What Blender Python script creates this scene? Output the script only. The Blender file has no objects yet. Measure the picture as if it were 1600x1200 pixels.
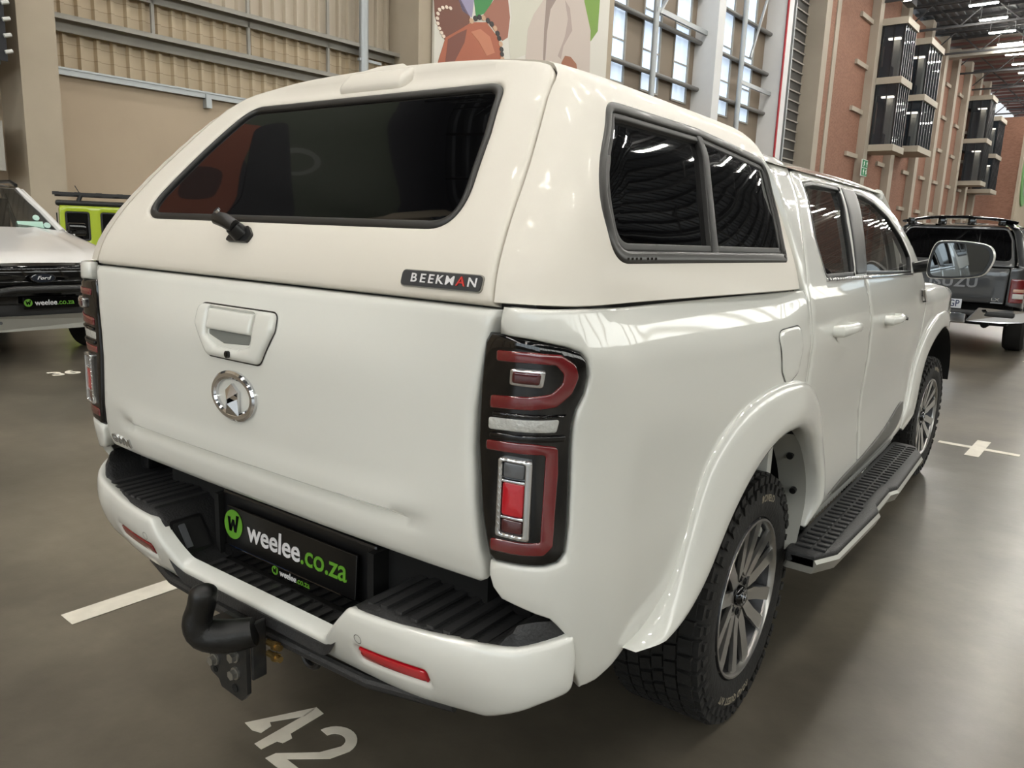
import bpy, bmesh, math, random
from math import sin, cos, pi, radians, sqrt, hypot, atan2
import numpy as np
from mathutils import Vector, Matrix
from mathutils.geometry import delaunay_2d_cdt
random.seed(7)
SC = bpy.context.scene
# ------------------------------------------------------------------ camera, world, light, exposure
CAMP = (1.5595248, -0.93124298, 1.44253393)
YAW, PITCH, ROLL, FPX = 0.628536268, 0.196242437, 0.0371211280, 1204.47055
def set_camera():
    f = Vector((-sin(YAW)*cos(PITCH), cos(YAW)*cos(PITCH), -sin(PITCH)))
    r0 = Vector((cos(YAW), sin(YAW), 0)); u0 = r0.cross(f)
    r = cos(ROLL)*r0 + sin(ROLL)*u0; u = -sin(ROLL)*r0 + cos(ROLL)*u0
    cd = bpy.data.cameras.new('camera'); co = bpy.data.objects.new('camera', cd)
    SC.collection.objects.link(co)
    M = Matrix((( r.x, u.x, -f.x, CAMP[0]), (r.y, u.y, -f.y, CAMP[1]), (r.z, u.z, -f.z, CAMP[2]), (0, 0, 0, 1)))
    co.matrix_world = M
    cd.sensor_width = 36; cd.lens = FPX/1600*36; cd.clip_start = .05; cd.clip_end = 600
    SC.camera = co
set_camera()
W = bpy.data.worlds.new('daylight'); SC.world = W; W.use_nodes = True
W.node_tree.nodes['Background'].inputs[0].default_value = (.92, .96, 1, 1)
W.node_tree.nodes['Background'].inputs[1].default_value = 1.0
SC.view_settings.view_transform = 'Standard'; SC.view_settings.look = 'None'
SC.view_settings.gamma = 1; SC.view_settings.use_curve_mapping = False
SC.view_settings.exposure = 0.0
LAMP = 140.0
SC.cycles.use_denoising = True
SC.cycles.max_bounces = 7; SC.cycles.diffuse_bounces = 3; SC.cycles.glossy_bounces = 4
SC.cycles.caustics_reflective = False; SC.cycles.caustics_refractive = False
SC.cycles.sample_clamp_indirect = 6
# ------------------------------------------------------------------ helpers
def srgb(h):
    if isinstance(h, str):
        c = [int(h[i:i+2], 16)/255 for i in (0, 2, 4)]
    else: c = [v/255 for v in h]
    return tuple((v/12.92 if v <= .04045 else ((v+.055)/1.055)**2.4) for v in c) + (1,)
def mat(name, col, rough=.5, metal=0, coat=0, spec=.5, emit=None, es=1, noise=None, bump=None, trans=0, alpha=1):
    m = bpy.data.materials.new(name); m.use_nodes = True
    nt = m.node_tree; b = nt.nodes['Principled BSDF']
    c = srgb(col) if (isinstance(col, str) or max(col) > 1.001) else tuple(col)+(1,)
    b.inputs['Base Color'].default_value = c; b.inputs['Roughness'].default_value = rough
    b.inputs['Metallic'].default_value = metal; b.inputs['Coat Weight'].default_value = coat
    b.inputs['Coat Roughness'].default_value = .04
    b.inputs['Specular IOR Level'].default_value = spec
    b.inputs['Transmission Weight'].default_value = trans; b.inputs['Alpha'].default_value = alpha
    if emit: b.inputs['Emission Color'].default_value = srgb(emit); b.inputs['Emission Strength'].default_value = es
    tc = nt.nodes.new('ShaderNodeTexCoord')
    if noise:
        sc, amt, c2 = noise
        n = nt.nodes.new('ShaderNodeTexNoise'); n.inputs['Scale'].default_value = sc; n.inputs['Detail'].default_value = 6
        nt.links.new(tc.outputs['Object'], n.inputs['Vector'])
        rp = nt.nodes.new('ShaderNodeMapRange'); rp.inputs[1].default_value = .35; rp.inputs[2].default_value = .7
        rp.inputs[3].default_value = 0; rp.inputs[4].default_value = amt
        nt.links.new(n.outputs['Fac'], rp.inputs[0])
        mx = nt.nodes.new('ShaderNodeMixRGB'); mx.inputs[1].default_value = c; mx.inputs[2].default_value = srgb(c2)
        nt.links.new(rp.outputs[0], mx.inputs[0]); nt.links.new(mx.outputs[0], b.inputs['Base Color'])
    if bump:
        sc, st = bump
        n = nt.nodes.new('ShaderNodeTexNoise'); n.inputs['Scale'].default_value = sc; n.inputs['Detail'].default_value = 4
        nt.links.new(tc.outputs['Object'], n.inputs['Vector'])
        bp = nt.nodes.new('ShaderNodeBump'); bp.inputs['Strength'].default_value = st; bp.inputs['Distance'].default_value = .01
        nt.links.new(n.outputs['Fac'], bp.inputs['Height']); nt.links.new(bp.outputs[0], b.inputs['Normal'])
    return m
def link(o, parent=None):
    SC.collection.objects.link(o)
    if parent is not None:
        o.parent = parent; o.matrix_parent_inverse = WM(parent).inverted()
    return o
def WM(o):
    m = o.matrix_basis.copy()
    if o.parent: m = WM(o.parent) @ o.matrix_parent_inverse @ m
    return m
def thing(name, label, cat, loc=(0, 0, 0), group=None, rz=0):
    o = bpy.data.objects.new(name, None); o.empty_display_size = .1
    o.location = loc; o.rotation_euler = (0, 0, rz); SC.collection.objects.link(o)
    return tag(o, label, cat, group)
def tag(o, label, cat, group=None):
    o['label'] = label; o['category'] = cat
    if group: o['group'] = group
    return o
def mesh(name, verts, faces, m, parent=None, smooth=True, kind=None, label=None, mats=None, mi=None, angle=None):
    me = bpy.data.meshes.new(name); me.from_pydata([tuple(v) for v in verts], [], [tuple(f) for f in faces])
    for mm in (mats or [m]): me.materials.append(mm)
    if mi is not None: me.polygons.foreach_set('material_index', mi)
    if smooth: me.polygons.foreach_set('use_smooth', [True]*len(me.polygons))
    me.update()
    if smooth and angle: me.set_sharp_from_angle(angle=radians(angle))
    o = bpy.data.objects.new(name, me); link(o, parent)
    if kind: o['kind'] = kind
    if label: o['label'] = label
    return o
def struct(name, verts, faces, m, smooth=False, **k):
    return mesh(name, verts, faces, m, None, smooth, kind='structure', **k)
class G:
    "geometry collector: everything added becomes ONE mesh"
    def __init__(s): s.v = []; s.f = []; s.m = []; s.cur = 0; s.X = Matrix.Identity(4)
    def add(s, v, f):
        n = len(s.v); s.v += [s.X @ Vector(p) for p in v]; s.f += [tuple(i+n for i in q) for q in f]; s.m += [s.cur]*len(f)
        return s
    def box(s, c, d, rz=0, b=0):
        x, y, z = d[0]/2, d[1]/2, d[2]/2; R = Matrix.Rotation(rz, 3, 'Z') if not isinstance(rz, Matrix) else rz; c = Vector(c)
        if b <= 0:
            v = [c+R @ Vector((i*x, j*y, k*z)) for k in (-1, 1) for j in (-1, 1) for i in (-1, 1)]
            return s.add(v, [(0, 2, 3, 1), (4, 5, 7, 6), (0, 1, 5, 4), (2, 6, 7, 3), (0, 4, 6, 2), (1, 3, 7, 5)])
        bm = bmesh.new(); bmesh.ops.create_cube(bm, size=1)
        for q in bm.verts: q.co = Vector((q.co.x*2*x, q.co.y*2*y, q.co.z*2*z))
        bmesh.ops.bevel(bm, geom=bm.edges[:], offset=b, segments=2, profile=.5, affect='EDGES')
        v = [c+R @ q.co for q in bm.verts]; bm.verts.index_update()
        f = [tuple(q.index for q in p.verts) for p in bm.faces]; bm.free()
        return s.add(v, f)
    def tube(s, pts, r, n=10, cap=True, closed=False, sc=(1, 1)):
        pts = [Vector(p) for p in pts]; N = len(pts); v = []; f = []
        rr = r if isinstance(r, (list, tuple)) else [r]*N
        T = []
        for i in range(N):
            a = pts[(i-1) % N] if (i > 0 or closed) else pts[i]; b = pts[(i+1) % N] if (i < N-1 or closed) else pts[i]
            T.append((b-a).normalized())
        up = Vector((0, 0, 1)) if abs(T[0].z) < .9 else Vector((1, 0, 0))
        U = (up-T[0]*up.dot(T[0])).normalized()
        for i in range(N):
            U = (U-T[i]*U.dot(T[i])).normalized(); V = T[i].cross(U)
            for k in range(n):
                a = 2*pi*k/n; v.append(pts[i]+U*cos(a)*rr[i]*sc[0]+V*sin(a)*rr[i]*sc[1])
        for i in range(N if closed else N-1):
            j = (i+1) % N
            for k in range(n): f.append((i*n+k, i*n+(k+1) % n, j*n+(k+1) % n, j*n+k))
        if cap and not closed: f.append(tuple(range(n-1, -1, -1))); f.append(tuple(range((N-1)*n, N*n)))
        return s.add(v, f)
    def cyl(s, a, b, r, n=16, r2=None):
        return s.tube([a, b], [r, r if r2 is None else r2], n)
    def lathe(s, prof, c=(0, 0, 0), ax='X', n=32, cap=False):
        "prof: (axial, radius)"
        v = []; f = []; c = Vector(c); P = len(prof)
        for k in range(n):
            a = 2*pi*k/n
            for (h, r) in prof:
                if ax == 'X': p = Vector((h, r*cos(a), r*sin(a)))
                elif ax == 'Y': p = Vector((r*sin(a), h, r*cos(a)))
                else: p = Vector((r*cos(a), r*sin(a), h))
                v.append(c+p)
        for k in range(n):
            j = (k+1) % n
            for i in range(P-1): f.append((k*P+i, k*P+i+1, j*P+i+1, j*P+i))
        if cap:
            f.append(tuple(k*P for k in range(n))[::-1]); f.append(tuple(k*P+P-1 for k in range(n)))
        return s.add(v, f)
    def prism(s, poly, S, t):
        "poly (u,v) -> S(u,v,h), extruded h 0..t"
        n = len(poly); v = [S(u, w, 0) for u, w in poly]+[S(u, w, t) for u, w in poly]
        f = [tuple(range(n))[::-1], tuple(range(n, 2*n))]+[(i, (i+1) % n, n+(i+1) % n, n+i) for i in range(n)]
        return s.add(v, f)
    def grid(s, S, us, vs):
        n = len(vs); v = [S(a, b) for a in us for b in vs]
        f = [(i*n+j, i*n+j+1, (i+1)*n+j+1, (i+1)*n+j) for i in range(len(us)-1) for j in range(n-1)]
        return s.add(v, f)
    def out(s, name, m, parent=None, smooth=False, angle=35, **k):
        mats = m if isinstance(m, list) else None
        return mesh(name, s.v, s.f, None if mats else m, parent, smooth, mats=mats, mi=s.m if mats else None, angle=angle if smooth else None, **k)
def lin(a, b, n): return [a+(b-a)*i/(n-1) for i in range(n)]
def rpoly(pts, r=.02, n=5):
    "round the corners of a polygon; a point may carry its own radius"
    out = []; N = len(pts)
    for i in range(N):
        p0 = Vector(pts[i-1][:2]); p = Vector(pts[i][:2]); p1 = Vector(pts[(i+1) % N][:2])
        rr = pts[i][2] if len(pts[i]) > 2 else r
        a = (p0-p); b = (p1-p); la, lb = a.length, b.length
        if rr <= 0 or la < 1e-6 or lb < 1e-6: out.append(tuple(p)); continue
        a /= la; b /= lb; ang = a.angle(b, pi)
        if ang > radians(172): out.append(tuple(p)); continue
        d = min(rr/math.tan(ang/2), la*.45, lb*.45)
        A = p+a*d; Bq = p+b*d
        for k in range(n+1):
            t = k/n; q = A*(1-t)**2+p*2*t*(1-t)+Bq*t*t; out.append(tuple(q))
    return out
def spl(pts, n=6, closed=True):
    "Catmull-Rom through points"
    N = len(pts); o = []
    for i in range(N if closed else N-1):
        P = [Vector(pts[(i+k) % N] if closed else pts[max(0, min(N-1, i+k))]) for k in (-1, 0, 1, 2)]
        for k in range(n):
            t = k/n
            o.append(tuple(.5*((2*P[1])+(P[2]-P[0])*t+(2*P[0]-5*P[1]+4*P[2]-P[3])*t*t+(3*P[1]-P[0]-3*P[2]+P[3])*t**3)))
    if not closed: o.append(tuple(pts[-1]))
    return o
def resamp(poly, step):
    o = []; N = len(poly)
    for i in range(N):
        a = poly[i]; b = poly[(i+1) % N]; L = hypot(b[0]-a[0], b[1]-a[1])
        if L < 1e-5: continue
        k = max(1, int(math.ceil(L/step)))
        for j in range(k): o.append((a[0]+(b[0]-a[0])*j/k, a[1]+(b[1]-a[1])*j/k))
    return o
def inside(poly, P):
    p = np.array(poly); x, y = P[:, 0], P[:, 1]; c = np.zeros(len(P), bool)
    x0, y0 = p[:, 0], p[:, 1]; x1, y1 = np.roll(x0, -1), np.roll(y0, -1)
    for i in range(len(p)):
        t = (y0[i] > y) != (y1[i] > y)
        if y1[i] != y0[i]: c ^= t & (x < (x1[i]-x0[i])*(y-y0[i])/(y1[i]-y0[i])+x0[i])
    return c
def edist(polys, P):
    d = np.full(len(P), 1e9)
    for poly in polys:
        p = np.array(poly); q = np.roll(p, -1, 0)
        for a, b in zip(p, q):
            e = b-a; L = e@e
            if L < 1e-14: continue
            t = np.clip(((P-a)@e)/L, 0, 1); w = P-(a+t[:, None]*e); d = np.minimum(d, np.hypot(w[:, 0], w[:, 1]))
    return d
def area(p): return .5*sum(p[i-1][0]*p[i][1]-p[i][0]*p[i-1][1] for i in range(len(p)))
CEN = Vector((0, 2.2, .95))
def panel(name, outline, S, m, parent=None, holes=(), thick=.012, r=.006, res=.03, off=0, cen=None, edge=None, kind=None, label=None, g=None, dome=0):
    "a sheet cut to `outline` (with holes) on the surface S(u,v), edges rolled with radius r, turned-in rim `thick` deep"
    edge = edge or res
    loops = [resamp(outline, edge)]+[resamp(h, edge) for h in holes]
    for i, l in enumerate(loops):
        if (area(l) > 0) != (i == 0): loops[i] = l[::-1]
    pts = []; edges = []; lab = []
    for l in loops:
        n0 = len(pts); pts += l; edges += [(n0+i, n0+(i+1) % len(l)) for i in range(len(l))]
    nb = len(pts)
    if r > 0:
        add = []; want = []
        for l in loops:
            for i in range(len(l)):
                a = l[i-1]; b = l[(i+1) % len(l)]; dx, dy = b[0]-a[0], b[1]-a[1]; L = hypot(dx, dy) or 1
                for dd in (.12*r, .4*r, r):
                    add.append((l[i][0]-dy/L*dd, l[i][1]+dx/L*dd)); want.append(dd)
        P = np.array(add); d = edist(loops, P); want = np.array(want)
        ok = (d > want*.8) & inside(loops[0], P)
        for h in loops[1:]: ok &= ~inside(h, P)
        pts += [tuple(p) for p in P[ok]]
    A = np.array(loops[0]); lo, hi = A.min(0), A.max(0)
    gx = np.arange(lo[0]+res*.5, hi[0], res); gy = np.arange(lo[1]+res*.5, hi[1], res*.9)
    if len(gx) and len(gy):
        P = np.array([(x+(res*.5 if k % 2 else 0), y) for k, y in enumerate(gy) for x in gx])
        ok = inside(loops[0], P) & (edist(loops, P) > max(r+res*.3, res*.45))
        for h in loops[1:]: ok &= ~inside(h, P)
        pts += [tuple(p) for p in P[ok]]
    R = delaunay_2d_cdt([Vector(p) for p in pts], edges, [], 0, 1e-6)
    V = np.array([tuple(p) for p in R[0]]); F = R[2]
    cenp = np.array([V[list(f)].mean(0) for f in F]); ok = inside(loops[0], cenp)
    for h in loops[1:]: ok &= ~inside(h, cenp)
    F = [f for f, k in zip(F, ok) if k]
    D_ = edist(loops, V)
    v3 = []; c = cen or CEN; e = 1e-3; Ns = []
    sgn = None
    for (u, w), d in zip(V, D_):
        p = Vector(S(u, w)); n = (Vector(S(u+e, w))-Vector(S(u-e, w))).cross(Vector(S(u, w+e))-Vector(S(u, w-e)))
        n.normalize()
        v3.append(p); Ns.append(n)
    mid = sum((a-c).dot(n) for a, n in zip(v3, Ns)); sgn = 1 if mid > 0 else -1
    dm = max(D_.max(), 1e-6)
    for i, d in enumerate(D_):
        drop = r-sqrt(max(0, r*r-(r-d)**2)) if d < r else 0
        v3[i] = v3[i]+Ns[i]*(sgn*(off-drop+dome*(1-(1-min(1, d/dm))**2)))
    if sgn < 0: F = [tuple(f)[::-1] for f in F]
    # boundary: vertices lying on the loops
    from collections import Counter
    cnt = {}
    for f in F:
        for i in range(len(f)):
            a, b = f[i], f[(i+1) % len(f)]; k = (min(a, b), max(a, b))
            cnt.setdefault(k, []).append((a, b))
    rim = {}; base = len(v3)
    if thick > 0:
        for k, l in cnt.items():
            if len(l) == 1:
                a, b = l[0]
                for q in (a, b):
                    if q not in rim: rim[q] = len(v3); v3.append(v3[q]-Ns[q]*(sgn*thick))
                F.append((b, a, rim[a], rim[b]))
    if g is not None: g.add(v3, F); return None
    o = mesh(name, v3, F, m, parent, True, kind=kind, label=label, angle=50)
    return o
_tc = {}
def text(name, body, S, size, m, parent=None, depth=.002, align='CENTER', bold=0, shear=0, kind=None, g=None, xs=1, space=1):
    "lettering laid on S(x,y,h) where x runs along the baseline, y up, h out of the surface"
    cu = bpy.data.curves.new('txt', 'FONT'); cu.body = body; cu.size = size; cu.align_x = align; cu.align_y = 'CENTER'
    cu.extrude = .5; cu.offset = bold*size; cu.resolution_u = 3; cu.shear = shear; cu.space_character = space
    o = bpy.data.objects.new('txt', cu); SC.collection.objects.link(o)
    dg = bpy.context.evaluated_depsgraph_get(); dg.update()
    me = bpy.data.meshes.new_from_object(o.evaluated_get(dg))
    v = [S(q.co.x*xs, q.co.y, (q.co.z+.5)*depth) for q in me.vertices]; f = [tuple(p.vertices) for p in me.polygons]
    bpy.data.objects.remove(o); bpy.data.curves.remove(cu); bpy.data.meshes.remove(me)
    if g is not None: g.add(v, f); return None
    return mesh(name, v, f, m, parent, False, kind=kind)
def plane_frame(o, ux, uy, un=None):
    "affine frame for text and prisms"
    o, ux, uy = Vector(o), Vector(ux).normalized(), Vector(uy).normalized()
    un = Vector(un).normalized() if un else ux.cross(uy).normalized()
    return lambda x, y, h=0: o+ux*x+uy*y+un*h
def on_surf(S, u0, v0, su=1, sv=1, off=0, cen=None):
    "frame on a curved surface: x,y are added to the surface parameters"
    c = cen or CEN
    def F(x, y, h=0):
        e = 1e-3; u, v = u0+x*su, v0+y*sv; p = Vector(S(u, v))
        n = (Vector(S(u+e, v))-Vector(S(u-e, v))).cross(Vector(S(u, v+e))-Vector(S(u, v-e))).normalized()
        if n.dot(p-c) < 0: n = -n
        return p+n*(h+off)
    return F
def copy_tree(o, parent=None, suffix=None):
    c = o.copy(); SC.collection.objects.link(c)
    if parent is not None: c.parent = parent; c.matrix_parent_inverse = o.matrix_parent_inverse.copy()
    for ch in [q for q in bpy.data.objects if q.parent == o]: copy_tree(ch, c)
    return c
# ------------------------------------------------------------------ measured body surfaces
def itp(tab,x):
    "smooth (monotone-ish cubic) interpolation; tab=[(x,y..),...]"
    n=len(tab)
    if x<=tab[0][0]: return tab[0][1]
    if x>=tab[-1][0]: return tab[-1][1]
    i=0
    while x>tab[i+1][0]: i+=1
    x0,y0=tab[i][:2];x1,y1=tab[i+1][:2];h=x1-x0
    def sl(k):
        if k<=0 or k>=n-1:
            k=max(0,min(n-2,k if k<=0 else n-2)); return (tab[k+1][1]-tab[k][1])/(tab[k+1][0]-tab[k][0])
        a=(tab[k][1]-tab[k-1][1])/(tab[k][0]-tab[k-1][0]);b=(tab[k+1][1]-tab[k][1])/(tab[k+1][0]-tab[k][0])
        if a*b<=0: return 0.0
        wa=tab[k+1][0]-tab[k][0]; wb=tab[k][0]-tab[k-1][0]
        return (a*wa+b*wb)/(wa+wb)
    m0,m1=sl(i),sl(i+1)
    t=(x-x0)/h
    return (2*t**3-3*t*t+1)*y0+(t**3-2*t*t+t)*h*m0+(-2*t**3+3*t*t)*y1+(t**3-t*t)*h*m1
def sstep(a,b,x):
    t=max(0.,min(1.,(x-a)/(b-a))); return t*t*(3-2*t)
SK=[0,.35,.70,.76,.82,.88,.945,1.015,1.115]
SZ=[.50,.62,.80,1.05,1.20,1.30]
SX={1.30:[(0,.150),(.35,.153),(.70,.158),(.76,.148),(.812,.158),(.845,.195),(.857,.255),(.862,.325),(.867,.43)],
1.20:[(0,.118),(.35,.124),(.70,.148),(.76,.148),(.822,.160),(.866,.198),(.885,.258),(.893,.33),(.899,.43)],
1.05:[(0,.111),(.35,.118),(.70,.146),(.76,.150),(.815,.163),(.858,.200),(.882,.258),(.895,.33),(.905,.43)],
.80:[(0,.135),(.35,.138),(.70,.152),(.76,.158),(.82,.170),(.866,.205),(.888,.262),(.900,.33),(.908,.43)],
.62:[(0,.19),(.35,.19),(.70,.19),(.76,.195),(.82,.21),(.862,.240),(.882,.285),(.895,.345),(.902,.43)],
.50:[(0,.22),(.35,.22),(.70,.22),(.76,.225),(.81,.240),(.85,.270),(.872,.305),(.882,.355),(.888,.43)]}
KX=[[(s,p[0]) for s,p in zip(SK,SX[z])] for z in SZ]
KY=[[(s,p[1]) for s,p in zip(SK,SX[z])] for z in SZ]
PROF=[(.40,.875),(.50,.888),(.60,.900),(.70,.907),(.80,.908),(.90,.905),(1.0,.906),(1.08,.908),(1.14,.906),(1.2,.898),(1.26,.882),(1.30,.866),(1.33,.852)]
CABP=[(.40,.895),(.50,.925),(.60,.938),(.70,.936),(.80,.934),(.90,.940),(1.0,.950),(1.1,.954),(1.2,.950),(1.27,.938),(1.33,.920),(1.38,.902),(1.5,.855),(1.6,.808),(1.66,.768),(1.72,.70)]
def side_x(y,z):
    a=itp(PROF,z)+.055*sstep(.3,1.6,y)*min(1,max(0,(1.36-z)/.04))
    if y>1.15:
        k=sstep(1.15,1.4,y); a=a*(1-k)+itp(CABP,z)*k
    if y>3.0: a-=.03*sstep(3.0,3.9,y)+.035*max(0,(y-3.2)/1.9)**2+.035*sstep(4.5,5.2,y)
    # shoulder crease over the bed and doors
    a+=.003*math.exp(-((z-1.16)/.035)**2)*sstep(.5,.9,y)
    return a
def tail_dy(x,z):
    "relief of the tailgate: bulge, crease, folded bottom edge"
    e=max(0.,min(1.,(.62-abs(x))/.14)); e=e*e*(3-2*e)
    zc=.868+.012*(1-e)
    d=itp([(.74,.045),(.765,.018),(.80,.004),(.84,.004),(zc-.006,.020),(zc+.016,-.008),(.95,.0),(1.05,0)],z)
    return d*e + (1-e)*itp([(.74,.045),(.765,.018),(.80,.008),(.9,.0)],z)
def B(s,z):
    "rear + corner + side surface: s runs from the rear centre round the corner; s>1.115 is the side, y=s-.685"
    g=1 if s>=0 else -1; s=abs(s)
    if s<=1.115:
        x=itp([(zz,itp(k,s)) for zz,k in zip(SZ,KX)],z); y=itp([(zz,itp(k,s)) for zz,k in zip(SZ,KY)],z)
        k=sstep(.95,1.115,s)
        if k>0: x=x*(1-k)+side_x(max(.43,y),z)*k
    else:
        y=s-.685; x=side_x(y,z)
    return (g*x,y,z)
def TG(x,z):
    p=B(x,z); return (p[0],p[1]+tail_dy(x,z),z)
# canopy
YD=[(1.30,.156),(1.319,.160),(1.36,.172),(1.447,.222),(1.543,.300),(1.636,.383),(1.723,.465),(1.796,.545),(1.85,.610),(1.90,.68)]
XS=[(1.30,.720),(1.319,.718),(1.369,.712),(1.472,.694),(1.564,.671),(1.658,.637),(1.723,.610),(1.796,.571)]
XSF=XS+[(1.82,.532),(1.84,.462),(1.853,.385),(1.862,.27),(1.868,.0)]
def D(x,z):
    return (x,itp(YD,z)+.012*(x/.7)**2*0,z)
# profile tables t: 0..1  -> z , dx rear, dx front
CT=[(0,1.316,0,1.312,0),(.06,1.36,-.010,1.355,-.018),(.2,1.47,-.040,1.465,-.072),(.34,1.585,-.080,1.575,-.125),(.42,1.65,-.110,1.635,-.150),
(.49,1.70,-.140,1.685,-.180),(.56,1.75,-.185,1.73,-.218),(.62,1.79,-.235,1.765,-.270),(.69,1.82,-.31,1.79,-.35),(.78,1.845,-.44,1.812,-.48),(.88,1.860,-.62,1.828,-.66),(1.0,1.868,-.86,1.838,-.935)]
def C(v,t):
    "canopy shell right side; v 0 rear seam..1 front; t 0 bottom..1 roof centre"
    zr=itp([(a[0],a[1]) for a in CT],t);dr=itp([(a[0],a[2]) for a in CT],t)
    zf=itp([(a[0],a[3]) for a in CT],t);df=itp([(a[0],a[4]) for a in CT],t)
    y0=itp(YD,min(zr,1.90))
    for _ in (0,1):
        k0=min(1,max(0,(y0-.3)/1.1)); z0=zr*(1-k0)+zf*k0; y0=itp(YD,z0)+.003
    y=y0+v*(1.345+.115*min(1,t/.42)-y0)
    k=min(1,max(0,(y-.3)/1.1))
    z=zr*(1-k)+zf*k
    xb=.862+.068*sstep(.2,1.5,y)
    dx=dr*(1-k)+df*k
    x=max(0,xb+dx) if t<1 else 0
    if t>=.88: x=(xb+dx)*(1.0) if t<1 else 0
    d=y-y0; r=.15
    if d<r:
        q=1-math.sqrt(max(0,1-(1-d/r)**2))
        sx=itp(XSF,z0)
        x=x-(x-min(x,sx))*q
        z-=.003*q*sstep(1.7,1.85,zr)
    f=max(0,(v-.93)/.07); z-=.03*f*f*sstep(1.5,1.8,zr); x-=.02*f*f*(1 if x>.1 else 0)
    return (x,y,z)
# ------------------------------------------------------------------ the hall
HA = radians(2.9); AXV = Vector((sin(HA), cos(HA), 0)); BXV = Vector((-cos(HA), sin(HA), 0))
def H(a, b, z): return Vector((CAMP[0], CAMP[1], 0))+AXV*a+BXV*b+Vector((0, 0, z))
RH = Matrix(((AXV.x, BXV.x, 0), (AXV.y, BXV.y, 0), (0, 0, 1)))
def HB(g, a0, a1, b0, b1, z0, z1):
    return g.box(H((a0+a1)/2, (b0+b1)/2, (z0+z1)/2), (abs(a1-a0), abs(b1-b0), abs(z1-z0)), RH)
M = {}
M['column'] = mat('painted_concrete', (178, 165, 146), .8, noise=(1.3, .35, (160, 148, 130)))
M['column_lit'] = mat('window_lit_concrete', (222, 222, 222), .7, noise=(1.1, .3, (206, 206, 206)))  # window light on these pillars is put into the paler base colour
M['precast'] = mat('precast_panel', (182, 165, 144), .85, noise=(.7, .45, (168, 150, 130)), bump=(8, .15))
M['clad'] = mat('beige_sheeting', (184, 172, 154), .55)
M['steelg'] = mat('grey_steel', (158, 154, 146), .5, noise=(2, .4, (134, 130, 122)))
M['galv'] = mat('galvanised_steel', (172, 176, 178), .4, metal=.4)
M['dark'] = mat('dark_void', (28, 26, 25), .8)
M['darksteel'] = mat('dark_cladding', (70, 68, 66), .6)
M['roof'] = mat('roof_sheeting', (92, 96, 102), .6)
M['purlin'] = mat('oxide_red_purlin', (96, 62, 56), .6)
M['truss'] = mat('truss_steel', (58, 58, 60), .5)
M['glow'] = mat('daylit_translucent_sheet', (205, 218, 232), .4, emit=(196, 216, 240), es=1.15)
M['girt'] = mat('dark_girt', (112, 110, 108), .5); M['colfar'] = mat('far_concrete', (168, 158, 144), .8, noise=(.8, .3, (152, 142, 128)))
M['lamp'] = mat('lamp_diffuser', (255, 250, 235), .4, emit=(255, 251, 242), es=LAMP)
def brick_mat():
    m = mat('brick_wall', (176, 118, 88), .85); nt = m.node_tree; b = nt.nodes['Principled BSDF']
    tc = nt.nodes.new('ShaderNodeTexCoord'); sp = nt.nodes.new('ShaderNodeSeparateXYZ'); cb = nt.nodes.new('ShaderNodeCombineXYZ')
    ad = nt.nodes.new('ShaderNodeMath'); ad.operation = 'ADD'
    nt.links.new(tc.outputs['Object'], sp.inputs[0]); nt.links.new(sp.outputs[0], ad.inputs[0]); nt.links.new(sp.outputs[1], ad.inputs[1])
    nt.links.new(ad.outputs[0], cb.inputs[0]); nt.links.new(sp.outputs[2], cb.inputs[1])
    br = nt.nodes.new('ShaderNodeTexBrick'); nt.links.new(cb.outputs[0], br.inputs['Vector'])
    br.inputs['Scale'].default_value = 1; br.inputs['Brick Width'].default_value = .24; br.inputs['Row Height'].default_value = .086; br.inputs['Mortar Size'].default_value = .006
    br.inputs[1].default_value = srgb((140, 98, 80)); br.inputs[2].default_value = srgb((124, 84, 66)); br.inputs[3].default_value = srgb((150, 122, 104))
    nt.links.new(br.outputs[0], b.inputs['Base Color']); return m
M['brick'] = brick_mat()
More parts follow.
